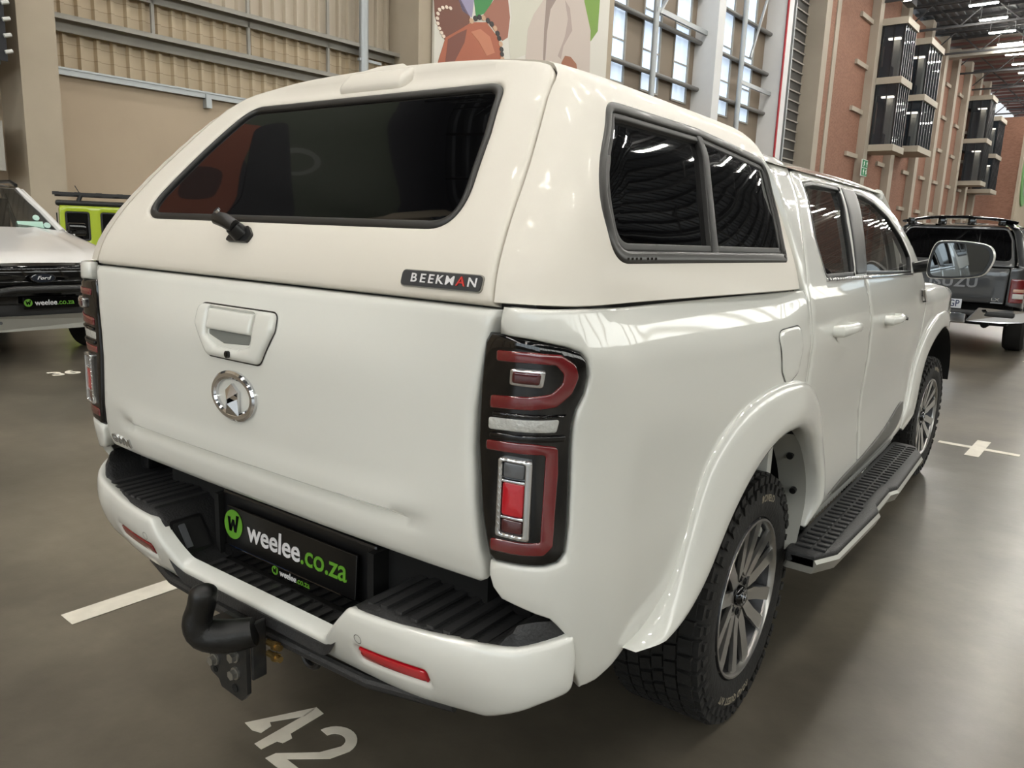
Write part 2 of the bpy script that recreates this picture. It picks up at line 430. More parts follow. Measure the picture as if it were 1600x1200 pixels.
def floor_mat():
    m = mat('polished_concrete', (70, 66, 60), .3); nt = m.node_tree; b = nt.nodes['Principled BSDF']
    tc = nt.nodes.new('ShaderNodeTexCoord'); L = nt.links.new
    def noise(s, d, rough=.6, dist=0):
        n = nt.nodes.new('ShaderNodeTexNoise'); n.inputs['Scale'].default_value = s; n.inputs['Detail'].default_value = d
        n.inputs['Roughness'].default_value = rough; n.inputs['Distortion'].default_value = dist; L(tc.outputs['Object'], n.inputs['Vector']); return n
    n1 = noise(.45, 5, .55, 0); n2 = noise(2.2, 10, .68); n3 = noise(9, 8, .7)
    r = nt.nodes.new('ShaderNodeValToRGB'); r.color_ramp.elements[0].position = .3; r.color_ramp.elements[1].position = .7
    r.color_ramp.elements[0].color = srgb((66, 62, 54)); r.color_ramp.elements[1].color = srgb((142, 133, 118))
    L(n1.outputs['Fac'], r.inputs[0])
    r2 = nt.nodes.new('ShaderNodeValToRGB'); r2.color_ramp.elements[0].position = .28; r2.color_ramp.elements[1].position = .72
    r2.color_ramp.elements[0].color = (.5, .5, .5, 1); r2.color_ramp.elements[1].color = (1.0, 1.0, 1.0, 1)
    L(n2.outputs['Fac'], r2.inputs[0])
    mx = nt.nodes.new('ShaderNodeMixRGB'); mx.blend_type = 'MULTIPLY'; mx.inputs[0].default_value = .8
    L(r.outputs[0], mx.inputs[1]); L(r2.outputs[0], mx.inputs[2]); L(mx.outputs[0], b.inputs['Base Color'])
    mr = nt.nodes.new('ShaderNodeMapRange'); mr.inputs[1].default_value = .1; mr.inputs[2].default_value = .9; mr.inputs[3].default_value = .2; mr.inputs[4].default_value = .36; mr.clamp = True
    b.inputs['Roughness'].default_value = .31; b.inputs['Coat Weight'].default_value = .12; b.inputs['Coat Roughness'].default_value = .14
    bp = nt.nodes.new('ShaderNodeBump'); bp.inputs['Strength'].default_value = .10; bp.inputs['Distance'].default_value = .01
    L(n3.outputs['Fac'], bp.inputs['Height']); L(bp.outputs[0], b.inputs['Normal'])
    b.inputs['Specular IOR Level'].default_value = .5
    return m
M['floor'] = floor_mat()
M['line'] = mat('white_floor_paint', (226, 220, 206), .55, noise=(14, .5, (196, 190, 176)))
A0, A1, WB_ = -48, 150, 18.1
g = G(); HB(g, A0, A1, -24, WB_+.3, -.3, 0); g.out('floor', M['floor'], kind='structure')
# long wall on the left of the view: precast base, beige sheeting above, columns in front
g = G(); HB(g, A0, A1, WB_, WB_+.25, 0, 4.3); wall = g.out('wall_left', M['precast'], kind='structure')
COLS = [-41, -31.7, -22.3, -13, -3.6, 5.98, 16.26, 25.81, 35.15, 43.3, 49.33, 60.03, 67.34, 75.3, 81.5, 87.2, 93.5, 99.5, 105]
CW = [.67, .67, .67, .67, .67, .67, .58, .52, .74, .9, .9, .91, 1.1, 1.1, 1.1, 1.1, 1.1, 1.1, 1.1]
for a, w in zip(COLS, CW):
    g = G(); HB(g, a, a+w, 17, WB_+.3, 0, 20); g.out('wall_pillar', M['column_lit'] if 34 < a < 46 else M['colfar'] if a > 46 else M['column'], kind='structure')
def corrugate(a0, a1, z0, z1, pitch, depth, b, m, name, parent=None, mats=None):
    v = []; f = []; n = int((a1-a0)/pitch)
    xs = []
    for i in range(n+1):
        x = a0+i*pitch
        for dx, d in ((0, 0), (.58, 0), (.68, 1), (.9, 1), (1.0, 0)):
            if x+dx*pitch <= a1: xs.append((x+dx*pitch, d*depth))
    xs.append((a1, 0))
    for x, d in xs: v += [H(x, b-d, z0), H(x, b-d, z1)]
    f = [(2*i, 2*i+1, 2*i+3, 2*i+2) for i in range(len(xs)-1)]
    return mesh(name, v, f, m, parent, False)
def sheet_mat():
    m = mat('seamed_beige_sheeting', (165, 150, 128), .5); nt = m.node_tree; b = nt.nodes['Principled BSDF']
    tc = nt.nodes.new('ShaderNodeTexCoord'); sp = nt.nodes.new('ShaderNodeSeparateXYZ'); cb = nt.nodes.new('ShaderNodeCombineXYZ')
    nt.links.new(tc.outputs['Object'], sp.inputs[0]); nt.links.new(sp.outputs[1], cb.inputs[0]); nt.links.new(sp.outputs[2], cb.inputs[1])
    br = nt.nodes.new('ShaderNodeTexBrick'); nt.links.new(cb.outputs[0], br.inputs['Vector']); br.offset = .5
    br.inputs['Scale'].default_value = 1; br.inputs['Brick Width'].default_value = 60; br.inputs['Row Height'].default_value = .26; br.inputs['Mortar Size'].default_value = .008
    br.inputs[1].default_value = srgb((198, 180, 152)); br.inputs[2].default_value = srgb((188, 170, 144)); br.inputs[3].default_value = srgb((164, 146, 120))
    nt.links.new(br.outputs[0], b.inputs['Base Color']); return m
M['sheet'] = sheet_mat()
g = G()
for i in range(len(COLS)-1):
    a0, a1 = COLS[i]+CW[i], COLS[i+1]
    if a1 < 26: corrugate(a0, a1, 4.3, 6.15, .34, .09, WB_+.14, M['sheet'], 'cladding', wall); corrugate(a0, a1, 6.15, 20, .34, .09, WB_+.14, M['clad'], 'cladding', wall)
# gutter, rails and hangers on the sheeted bays
for i in range(4, 7):
    a0, a1 = COLS[i]+CW[i], COLS[i+1]
    g = G(); HB(g, a0, a1, WB_-.12, WB_+.02, 4.27, 4.4); HB(g, a0, a1, WB_-.14, WB_-.1, 4.38, 4.42); g.out('trim_gutter', M['galv'], kind='structure')
    g = G(); HB(g, a1-6.0, a1-5.86, WB_-.16, WB_, 4.05, 4.36); g.out('trim_bracket', M['galv'], kind='structure')
    for z, h in ((5.12, .3), (6.1, .26), (8.3, .26), (10.6, .26)):
        g = G(); HB(g, a0, a1, WB_-.34, WB_+.05, z+h-.05, z+h); HB(g, a0, a1, WB_-.1, WB_-.04, z, z+h); HB(g, a0, a1, WB_-.34, WB_-.3, z+h-.1, z+h)
        g.out('trim_rail', M['steelg'], kind='structure')
    for k in range(1, 4):
        a = a0+(a1-a0)*k/4
        g = G(); HB(g, a, a+.07, WB_-.1, WB_-.03, 5.4, 10.6); g.out('trim_hanger', M['steelg'], kind='structure')
g = G(); g.cyl(H(14.9, 17.75, 5.2), H(14.9, 17.75, 19), .13); g.cyl(H(14.9, 17.75, 5.2), H(14.6, 17.9, 4.6), .13)
for z in (5.9, 8.2): HB(g, 14.72, 15.5, 17.7, 17.8, z, z+.07)
tag(g.out('downpipe', M['galv'], smooth=True), 'pale grey downpipe running up the sheeted wall beside the poster pillar', 'pipe')
# glazed bays: translucent strips between beige strips
M['strip'] = mat('beige_strip', (132, 118, 102), .6)
def glow_mat():
    m = M['glow']; nt = m.node_tree; b = nt.nodes['Principled BSDF']
    tc = nt.nodes.new('ShaderNodeTexCoord'); w = nt.nodes.new('ShaderNodeTexNoise'); mp = nt.nodes.new('ShaderNodeMapping')
    mp.inputs['Scale'].default_value = (9, 9, .12); nt.links.new(tc.outputs['Object'], mp.inputs[0]); nt.links.new(mp.outputs[0], w.inputs['Vector'])
    w.inputs['Scale'].default_value = 1; w.inputs['Detail'].default_value = 3
    r = nt.nodes.new('ShaderNodeMapRange'); r.inputs[1].default_value = .35; r.inputs[2].default_value = .68; r.inputs[3].default_value = .55; r.inputs[4].default_value = 1.15
    nt.links.new(w.outputs['Fac'], r.inputs[0]); nt.links.new(r.outputs[0], b.inputs['Emission Strength'])
glow_mat()
nwin = 0
def glazed(a0, a1, strips, z0=7.55, z1=19):
    global nwin
    g = G(); p = a0
    HB(g, a0, a1, WB_, WB_+.2, 4.3, z0)
    for s0, s1 in strips: HB(g, p, s0, WB_, WB_+.2, z0, z1); p = s1
    HB(g, p, a1, WB_, WB_+.2, z0, z1); g.out('wall_left_strip', M['strip'], kind='structure')
    for s0, s1 in strips:
        nwin += 1
        w = G(); HB(w, s0, s0+.07, WB_-.06, WB_+.1, z0, z1); HB(w, s1-.07, s1, WB_-.06, WB_+.1, z0, z1); HB(w, s0, s1, WB_-.06, WB_+.1, z0, z0+.08)
        wo = w.out('window_%d' % nwin, M['steelg'], kind='structure')
        n = 7
        for k in range(n):
            za, zb = z0+.08+(z1-z0-.08)*k/n, z0+.08+(z1-z0-.08)*(k+1)/n
            q = G(); HB(q, s0+.07, s1-.07, WB_+.03, WB_+.06, za+.025, zb-.025); q.out('pane', M['glow'], wo)
            q = G(); HB(q, s0+.05, s1-.05, WB_-.02, WB_+.08, zb-.03, zb+.03); q.out('transom', M['steelg'], wo)
glazed(26.33, 35.15, [(27.4, 29.0), (30.3, 31.9), (33.1, 34.6)])
glazed(35.9, 43.3, [(37.6, 39.2), (40.5, 41.9)])
glazed(-3, 5.98, [])
for a0, a1 in ((26.33, 35.15), (35.9, 43.3)):
    for z in (8.3, 10.35, 12.4, 14.4, 16.4):
        g = G(); g.cyl(H(a0, WB_-.30, z), H(a1, WB_-.30, z), .1); HB(g, a0, a1, WB_-.28, WB_-.02, z+.02, z+.06); g.out('trim_girt', M['girt'], kind='structure')
    am = (a0+a1)/2-.2
    g = G(); g.cyl(H(am, WB_-.5, 4.3), H(am, WB_-.5, 19), .13); g.out('trim_mullion', M['galv'], kind='structure')
    for z in ((10.35,) if a0 < 30 else (8.9,)): 
        g = G(); HB(g, am-.1, a1, WB_-.62, WB_-.5, z+.3, z+.5); g.out('trim_strut', M['galv'], kind='structure')
    g = G(); g.cyl(H(a0+4.3, WB_-.6, 10.6), H(a1-1, WB_-.6, 15), .07); g.out('trim_brace', M['galv'], kind='structure')
g = G(); g.cyl(H(43.25, 16.95, 4), H(43.25, 16.95, 19), .06); tag(g.out('red_pipe', mat('red_pipe', (170, 40, 50), .5), smooth=True), 'thin red vertical pipe on the edge of a pale pillar', 'pipe')
# dark louvred bay, then the brick bays
g = G(); HB(g, 44.2, 49.33, WB_, WB_+.2, 4.3, 19.5); g.out('wall_left_dark_bay', M['darksteel'], kind='structure')
for k in range(26):
    g = G(); HB(g, 44.25, 49.3, WB_-.1, WB_-.02, 4.6+k*.56, 4.68+k*.56); g.out('trim_louvre', M['steelg'], kind='structure')
g = G(); HB(g, 46.6, 46.75, WB_-.3, WB_-.15, 4.3, 19); g.out('trim_ladder_rail', M['galv'], kind='structure')
bays = [(50.23, 60.03), (60.94, 67.34), (68.44, 75.3), (76.4, 81.5), (82.6, 87.2), (88.3, 93.5), (94.6, 99.5), (100.6, 105)]
for i, (a0, a1) in enumerate(bays):
    b = WB_-.55
    g = G(); HB(g, a0, a1, b, WB_, 0, 19.5); g.out('wall_left_brick_bay', M['brick'], kind='structure')
    if i == 0:
        g = G(); HB(g, 52.7, 53.4, b-.06, b, 0, 19.5); g.out('trim_pilaster', M['colfar'], kind='structure')
    for z in (4.4, 7.4, 10.4, 13.4, 16.4):
        g = G(); HB(g, a1-(2.6 if i == 0 else 2), a1, b-.18, b, z, z+.3); g.out('trim_ledge', M['colfar'], kind='structure')
# glass meeting pods bracketed off the wall
M['podslab'] = mat('pod_slab', (170, 162, 148), .7); M['podfr'] = mat('pod_frame', (22, 24, 27), .35)
M['podgl'] = mat('pod_glass', (52, 60, 68), .06, spec=.8, alpha=.42); M['podin'] = mat('pod_interior', (40, 42, 46), .7)
M['white'] = mat('white_panel', (205, 205, 200), .5)
M['lampsoft'] = mat('pod_lamp', (255, 250, 240), .4, emit=(255, 246, 228), es=6)
def pod(a0, a1, b0, zs, lab):
    t = thing('glass_pod', lab, 'pod', H((a0+a1)/2, (b0+17)/2, zs[0]), 'glass walled pods stacked on the brick wall')
    for z in zs:
        g = G(); HB(g, a0-.12, a1+.12, b0-.12, 17.55, z-.45, z); g.out('slab', M['podslab'], t)
    for z0, z1 in zip(zs[:-1], zs[1:]):
        z1 -= .45
        for a in lin(a0+.03, a1-.03, 6):
            g = G(); HB(g, a-.045, a+.045, b0, b0+.12, z0, z1); g.out('mullion', M['podfr'], t)
        for b in lin(b0+.06, 16.9, 3):
            g = G(); HB(g, a0, a0+.1, b-.04, b+.04, z0, z1); g.out('mullion', M['podfr'], t)
        g = G(); HB(g, a0+.02, a0+.04, b0+.1, 17, z0, z1); g.out('pane', M['podgl'], t)
        g = G(); HB(g, a0+.02, a1, b0+.05, b0+.07, z0, z1); g.out('pane', M['podgl'], t)
        g = G(); HB(g, a0+.05, a1, b0+.15, 17.5, z1-.75, z1-.02); g.out('ceiling_box', M['podin'], t)
        g = G(); HB(g, a0+.9, a0+1.6, b0+.5, b0+1.0, z0, z1-.7); g.out('inner_wall', M['white'], t)
        g = G(); HB(g, a0+.4, a0+.7, b0+.4, b0+1.2, z1-.85, z1-.75); g.out('ceiling_light', M['lampsoft'], t)
        g = G(); HB(g, a0+.3, a1-.3, 16.2, 16.9, z0, z0+.8); g.out('desk', M['podin'], t)
        g = G(); HB(g, a1-.06, a1, b0+.1, 17.5, z0, z1); g.out('back_wall', M['podin'], t)
pod(61.0, 63.9, 15.45, [8.45, 13.0, 16.9], 'nearer stack of two glass walled pods with dark mullions on the brick wall')
pod(68.3, 72.7, 15.45, [9.1, 12.9, 17.0], 'second stack of glass pods set lower, just behind the nearer stack')
pod(96.0, 99.0, 15.2, [8.4, 12.7, 17.0], 'distant stack of glass pods, nearer one of the far pair')
pod(103.0, 107.0, 15.2, [8.0, 11.8, 15.8], 'distant stack of glass pods beside the far brick block')
g = G(); HB(g, 110, 122, 13.6, 18, 0, 16.6); g.out('wall_far_brick_block', M['brick'], kind='structure')
g = G(); HB(g, 109.9, 122, 13.3, 13.6, 0, 16); g.out('trim_block_edge', M['column'], kind='structure')
g = G(); f = plane_frame(H(114, 13.28, 10.8), AXV, (0, 0, 1), -BXV); g.prism([(3.2*cos(t), 4.2*sin(t)) for t in [2*pi*k/32 for k in range(32)]], f, .15)
far = g.out('oval_sign', mat('sign_pale_green', (120, 170, 110), .5)); tag(far, 'tall pale green oval sign on the edge of the far brick block', 'sign')
g = G(); f2 = plane_frame(H(114, 13.1, 10.8), AXV, (0, 0, 1), -BXV); g.prism([(2.2*cos(t), 3.0*sin(t)) for t in [2*pi*k/32 for k in range(32)]], f2, .05); g.out('sign_centre', M['white'], far)
mu = thing('far_mural', 'dark mural with a lime band on the far end wall right of the brick block', 'mural', H(126, 11, 4))
g = G(); HB(g, 126, 126.2, 2, 13.4, .2, 14); g.out('mural_field', mat('mural_dark', (46, 52, 62), .6), mu)
g = G(); HB(g, 125.9, 126, 6, 13.4, 9.3, 10.8); g.out('lime_band', mat('mural_lime', (140, 160, 60), .6), mu)
for (b_, z_, rb, rz_, c_) in ((11.6, 6.0, 1.0, 1.6, (24, 26, 30)), (11.2, 7.6, .8, .6, (190, 196, 196)), (10.6, 3.2, 1.0, 1.3, (196, 200, 200)), (12.6, 5.4, .5, 1.0, (206, 196, 186))):
    g = G(); f3 = plane_frame(H(125.9, b_, z_), -BXV, (0, 0, 1), -AXV); g.prism([(rb*cos(t), rz_*sin(t)) for t in [2*pi*k/20 for k in range(20)]], f3, .06); g.out('mural_shape', mat('mural_shape', c_, .6), mu)
# green running man sign
M['sgreen'] = mat('sign_green', (22, 128, 74), .5); M['sgrey'] = mat('sign_white', (225, 232, 226), .5)
t = thing('exit_sign', 'small green and white emergency exit sign on the pillar left of the pods', 'sign', H(60.3, 16.95, 6.4))
g = G(); HB(g, 59.6, 60.9, 16.88, 16.96, 6.2, 7.35); g.out('panel', M['sgrey'], t)
for (a, z) in ((59.65, 6.8), (60.28, 6.8), (59.65, 6.24), (60.28, 6.24)):
    q = G(); HB(q, a, a+.56, 16.84, 16.88, z, z+.5); q.out('sign_tile', M['sgreen'], t)
f = plane_frame(H(59.6, 16.83, 6.2), AXV, (0, 0, 1), -BXV)
def SGN(ox, oz, polys):
    for p in polys:
        q = G(); q.prism([(ox+x, oz+y) for x, y in p], f, .01); q.out('symbol', M['sgrey'], t)
man = [[(.1, .05), (.17, .05), (.25, .2), (.36, .12), (.4, .17), (.3, .3), (.34, .36), (.28, .4), (.16, .36), (.1, .28), (.15, .25), (.2, .3), (.2, .22)], [(.3, .41), (.36, .41), (.36, .47), (.3, .47)]]
arrow = [[(.24, .06), (.32, .06), (.32, .26), (.42, .26), (.28, .44), (.14, .26), (.24, .26)]]
SGN(.05, .6, man); SGN(.68, .6, arrow); SGN(.05, .04, arrow); SGN(.68, .04, man)
# floodlight above the first pod
t = thing('wall_floodlight', 'bright square floodlight high beside the nearer pods', 'light', H(63, 15.2, 18.4))
g = G(); HB(g, 62.2, 63.6, 15.6, 16.2, 18.1, 19.2); g.out('housing', M['podfr'], t)
g = G(); HB(g, 62.15, 62.2, 15.65, 16.15, 18.2, 19.1); g.out('diffuser', M['lampsoft'], t)
# access ladder cage at the wall foot
g = G()
for a in (56.5, 58.2):
    for b in (15.6, 16.6): g.cyl(H(a, b, 0), H(a, b, 4.6), .04, 6)
for z in (1.5, 2.5, 3.5, 4.1, 4.6):
    for p, q in (((56.5, 15.6), (58.2, 15.6)), ((58.2, 15.6), (58.2, 16.6)), ((56.5, 16.6), (58.2, 16.6)), ((56.5, 15.6), (56.5, 16.6))): g.cyl(H(*p, z), H(*q, z), .03, 6)
tag(g.out('scaffold_tower', M['galv']), 'thin grey tubular scaffold tower against the brick wall', 'scaffold')
# roof
g = G(); HB(g, A0, 84, -24.2, WB_+.3, 20.3, 20.5); ceil = g.out('ceiling', M['roof'], kind='structure')
g = G(); HB(g, 84, A1, -24.2, WB_+.3, 20.3, 20.5); g.out('ceiling_far', mat('roof_far', (120, 110, 104), .6), kind='structure')
def corr_roof(a0, a1, m):
    v = []; f = []; b = -24; xs = []
    while b < WB_:
        for dx, d in ((0, 0), (.3, 0), (.36, .08), (.54, .08)): xs.append((b+dx, d))
        b += .6
    for x, d in xs: v += [H(a0, x, 20.26-d), H(a1, x, 20.26-d)]
    mesh('roof_sheet', v, [(2*i, 2*i+2, 2*i+3, 2*i+1) for i in range(len(xs)-1)], m, ceil, False)
corr_roof(A0, 84, M['roof'])
for a in [-20+k*2.4 for k in range(-12, 70)]:
    g = G(); HB(g, a, a+.12, -24, WB_, 19.95, 20.2); g.out('trim_purlin', M['purlin'] if a > 84 else M['truss'], kind='structure')
g = G(); HB(g, 82.5, 83.5, -24, WB_, 18.3, 18.9); g.out('trim_cross_beam', M['steelg'], kind='structure')
for ia, a in enumerate([-14+k*9.35 for k in range(-3, 17)]):
    g = G()
    for z in (18.0, 19.85): HB(g, a-.08, a+.08, -24, WB_, z-.08, z+.08)
    n = 21
    for k in range(n):
        b0, b1 = -24+k*2, -24+(k+1)*2
        g.cyl(H(a, b0, 18 if k % 2 else 19.8), H(a, b1, 19.8 if k % 2 else 18), .06, 5)
    g.out('trim_truss', M['truss'], kind='structure')
for b in (-15, -6, 3):
    g = G()
    for z in (17.6, 19.6): g.cyl(H(A0, b, z), H(A1, b, z), .07, 6)
    for k in range(56):
        a = A0+k*3.5; g.cyl(H(a, b, 17.6 if k % 2 else 19.6), H(a+3.5, b, 19.6 if k % 2 else 17.6), .05, 5)
    g.out('trim_longitudinal_truss', M['truss'], kind='structure')
# ceiling lamps in rows, one lamp = housing + diffuser
def lamp(a, b, z=18.9, L=1.85):
    t = thing('ceiling_lamp', 'slim white strip lamp hanging under the hall roof', 'lamp', H(a, b, z), 'strip lamps under the roof')
    return t
LP = []
for b in (12.25, 3.0, -6.2, -15.4):
    for k in range(-5, 19):
        LP.append((68.3+k*4.6 if k > -100 else 0, b))
base = None
for a, b in LP:
    if base is None:
        base = lamp(a, b)
        g = G(); HB(g, a-.16, a+.16, b-.95, b+.95, 18.92, 19.0); HB(g, a-.02, a+.02, b-.9, b-.86, 19, 19.9); HB(g, a-.02, a+.02, b+.86, b+.9, 19, 19.9); g.out('housing', M['galv'], base)
        g = G(); HB(g, a-.13, a+.13, b-.92, b+.92, 18.86, 18.92); g.out('diffuser', M['lamp'], base)
        base0 = H(a, b, 18.9); continue
    if not (-24 < a < 148) or b < -15: continue
    c = copy_tree(base); c.location = H(a, b, 18.9)
ROWN = {12.25: 'row beside the pods', 3.0: 'row over the parked trucks', -6.2: 'row over the aisle right of the truck', -15.4: 'row along the glazed band'}
ORD = ['first', 'second', 'third', 'fourth', 'fifth', 'sixth', 'seventh', 'eighth', 'ninth', 'tenth', 'eleventh', 'twelfth', 'thirteenth', 'fourteenth', 'fifteenth', 'sixteenth', 'seventeenth']
for b in (12.25, 3.0, -6.2):
    for k in range(-25, -5):
        a = 68.3+k*4.6
        c = copy_tree(base); c.location = H(a, b, 18.9)
for o in bpy.data.objects:
    if o.get('group') == 'strip lamps under the roof':
        l = o.location-Vector((CAMP[0], CAMP[1], 0)); a, b = l.dot(AXV), l.dot(BXV); bb = min(ROWN, key=lambda q: abs(q-b)); k = int(round((a-68.3)/4.6))
        o['group'] = 'strip lamps, '+ROWN[bb]
        if bb == 12.25 and k >= 0: o['label'] = 'strip lamp, %s from the top of the picture in the %s' % (ORD[k] if k < len(ORD) else 'farthest', ROWN[bb])
        else: o['label'] = 'slim white strip lamp under the roof, '+ROWN[bb]+(' ahead' if k >= -8 else ' overhead')
# opposite wall with its glazed band, ends
M['rwall'] = mat('far_side_cladding', (110, 108, 104), .6)
g = G(); HB(g, A0, A1, -24.3, -24, 0, 9); HB(g, A0, A1, -24.3, -24, 15, 20.3); g.out('wall_right', M['rwall'], kind='structure')
g = G(); 
for k in range(33):
    HB(g, A0+k*6, A0+k*6+.5, -24.3, -23.6, 0, 20.2)
g.out('wall_right_pillars', M['column'], kind='structure')
M['glow2'] = mat('daylit_band', (205, 218, 232), .4, emit=(232, 233, 226), es=5.2)
for k in range(33):
    g = G(); HB(g, A0+k*6+.5, A0+k*6+6, -24.2, -24.1, 9, 15); g.out('window_%d' % (nwin+1+k), M['glow2'], kind='structure')
g = G(); HB(g, A1, A1+.3, -24, WB_, 0, 20.3); g.out('wall_end', M['rwall'], kind='structure')
g = G(); HB(g, A0-.3, A0, -24, WB_, 0, 5); HB(g, A0-.3, A0, -24, WB_, 18.5, 20.3); g.out('wall_back', M['rwall'], kind='structure')
M['glow3'] = mat('added_gable_glow', (205, 218, 232), .4, emit=(222, 234, 240), es=3.1)  # unseen glowing gable panes, added to light the rear-facing surfaces
for k in range(7):
    g = G(); HB(g, A0-.25, A0-.15, -24+k*6.01, -24+k*6.01+5.6, 5, 18.5); g.out('window_%d' % (nwin+40+k), M['glow3'], kind='structure')
    g = G(); HB(g, A0-.3, A0+.2, -24+k*6.01+5.6, -24+k*6.01+6.01, 5, 18.5); g.out('wall_back_pier', M['column'], kind='structure')
# floor markings
def floorpoly(name, polys, lab, cat='floor marking', grp=None):
    v = []; f = []
    for p in polys:
        n = len(v); P = [(H(a, b, .0012)) for a, b in p]
        if sum(P[i-1].x*P[i].y-P[i].x*P[i-1].y for i in range(len(P))) < 0: P = P[::-1]
        v += P+[q+Vector((0, 0, .0015)) for q in P]; k = len(P)
        f.append(tuple(range(n+k, n+2*k))); f += [(n+i, n+(i+1) % k, n+k+(i+1) % k, n+k+i) for i in range(k)]
    return tag(mesh(name, v, f, M['line'], None, False), lab, cat, grp)
rect = lambda a0, a1, b0, b1: [(a0, b0), (a1, b0), (a1, b1), (a0, b1)]
floorpoly('painted_line', [rect(1.0, 3.2, 2.79, 2.89)], 'white painted bay line on the floor left of the tow bar')
def cross(a, b, lab): floorpoly('painted_cross', [rect(a-.28, a+.28, b-.045, b+.045), rect(a-.035, a+.035, b-.26, b-.045), rect(a-.035, a+.035, b+.045, b+.26)], lab)
cross(6.42, .77, 'white painted cross on the floor right of the front wheel')
floorpoly('painted_line', [rect(12.0, 12.07, .2, 1.1)], 'thin white painted line on the floor behind the dark pickup wheel')
# ------------------------------------------------------------------ the white pickup
PW = mat('white_car_paint', (226, 226, 220), .34, coat=1, spec=.4, noise=(2.2, .10, (214, 215, 209)))
PC = mat('cream_canopy_gelcoat', (223, 217, 206), .42, coat=.1, noise=(1.6, .25, (214, 207, 194)))
RIBM = mat('ribbed_plastic', (50, 50, 51), .42); BP_ = mat('black_plastic', (38, 38, 39), .5, bump=(160, .25)); BG = mat('gloss_black', (7, 7, 8), .05, spec=.6); CHR2 = mat('lamp_chrome', (205, 205, 205), .16, metal=.9)
BS = mat('satin_black', (20, 20, 21), .35); SEAL = mat('rubber_seal', (34, 33, 32), .42)
VOID = mat('underbody_black', (8, 8, 8), .9); SEALG = mat('glossy_rubber_seal', (40, 38, 35), .38, coat=.1); CHR = mat('chrome', (225, 225, 228), .08, metal=1)
RED = mat('red_lamp_lens', (104, 8, 18), .12, coat=1, spec=.8); REDB = mat('bright_red_reflector', (190, 6, 30), .1, coat=1); REDD = mat('dark_red_lens', (70, 10, 16), .1, coat=1)
CLR = mat('clear_lamp_lens', (190, 190, 186), .12, coat=1, bump=(90, .5)); GREY = mat('grey_lens', (90, 92, 96), .15, coat=1)
TINT = mat('tinted_canopy_glass', (5, 5, 6), .02, spec=.62); GLS = mat('cab_glass', (10, 14, 14), .015, spec=.75, alpha=.62)
SILV = mat('machined_alloy', (176, 174, 170), .28, metal=.9); ALD = mat('grey_alloy_pocket', (70, 70, 72), .35, metal=.7)
RUB = mat('tyre_rubber', (27, 26, 25), .75, bump=(60, .35)); LET = mat('tyre_letter', (140, 132, 116), .7)
GRN = mat('lime_green_print', (98, 158, 44), .45); WHT = mat('white_print', (226, 224, 226), .45); INT = mat('dark_interior', (16, 17, 18), .8); INTG = mat('grey_interior', (92, 94, 92), .8)
STEEL = mat('painted_bracket_steel', (52, 53, 55), .4, metal=.6, noise=(25, .5, (80, 78, 74))); BRASS = mat('zinc_bolt', (168, 140, 88), .3, metal=.9); BOLT = mat('steel_bolt', (168, 166, 160), .3, metal=.8)
STEPSIL = mat('silver_step_edge', (158, 157, 150), .35, metal=.5)
T = thing('pickup_truck', 'large white double-cab pickup truck with cream canopy, seen from behind', 'truck', (0, 2.7, 0))
def inset0(poly, d): return inset(poly, d)
def inset(poly, d):
    p = [Vector(q[:2]) for q in poly]; s = 1 if area(poly) > 0 else -1; o = []
    for i in range(len(p)):
        a = p[i]-p[i-1]; b = p[(i+1) % len(p)]-p[i]
        if a.length < 1e-9 or b.length < 1e-9: continue
        a.normalize(); b.normalize(); n = Vector((-a.y-b.y, a.x+b.x))*s; n.normalize(); k = n.dot(Vector((-a.y, a.x))*s)
        o.append(tuple(p[i]+n*d/max(.5, k)))
    return o
def two(fn):
    for s in (1, -1): fn(s)
def mir(S, s):
    return (lambda u, w: (s*S(u, w)[0],)+tuple(S(u, w)[1:])) if s < 0 else S
LAMP_O = [(.706, 1.264, .004), (.809, 1.258, .0), (.874, 1.249, 0), (.909, 1.239, 0), (.921, 1.224, 0), (.925, 1.193, 0), (.917, 1.161, 0), (.901, 1.134, 0), (.896, 1.107, 0), (.897, 1.065, 0), (.898, .993, 0), (.896, .92, 0), (.889, .866, 0), (.872, .846, 0), (.845, .838, 0), (.783, .832, 0), (.733, .828, 0), (.713, .926, 0), (.700, 1.058, 0), (.702, 1.167, 0)]
lampo = [p[:2] for p in LAMP_O]
def bedside(s):
    lo = [p for p in lampo[1:17]]
    arch = [(2.045, .93), (1.97, .985), (1.85, .998), (1.70, .975), (1.56, .93), (1.46, .855), (1.385, .76), (1.325, .68), (1.25, .628), (1.15, .604), (1.09, .595)]
    ol = [(.742, 1.310), (.738, 1.262)]+[(u+(.003 if u > .8 else 0), w) for u, w in lo]+[(.731, .80), (.737, .775), (.755, .752), (.80, .742), (.85, .728), (.885, .69), (.905, .60), (.925, .555), (.98, .558), (1.04, .575)]+arch[::-1]+[(2.05, 1.1), (2.04, 1.308)]
    panel('bed_side', ol, mir(B, s), PW, T, r=.008, res=.028, thick=.02)
two(bedside)
TGE = [(.722, 1.302), (.705, 1.215), (.693, 1.118), (.691, 1.045), (.700, .923), (.714, .80), (.714, .775), (.700, .764)]
tg = panel('tailgate', TGE+[(-u, w) for u, w in TGE[::-1]], TG, PW, T, r=.012, res=.02, thick=.03)
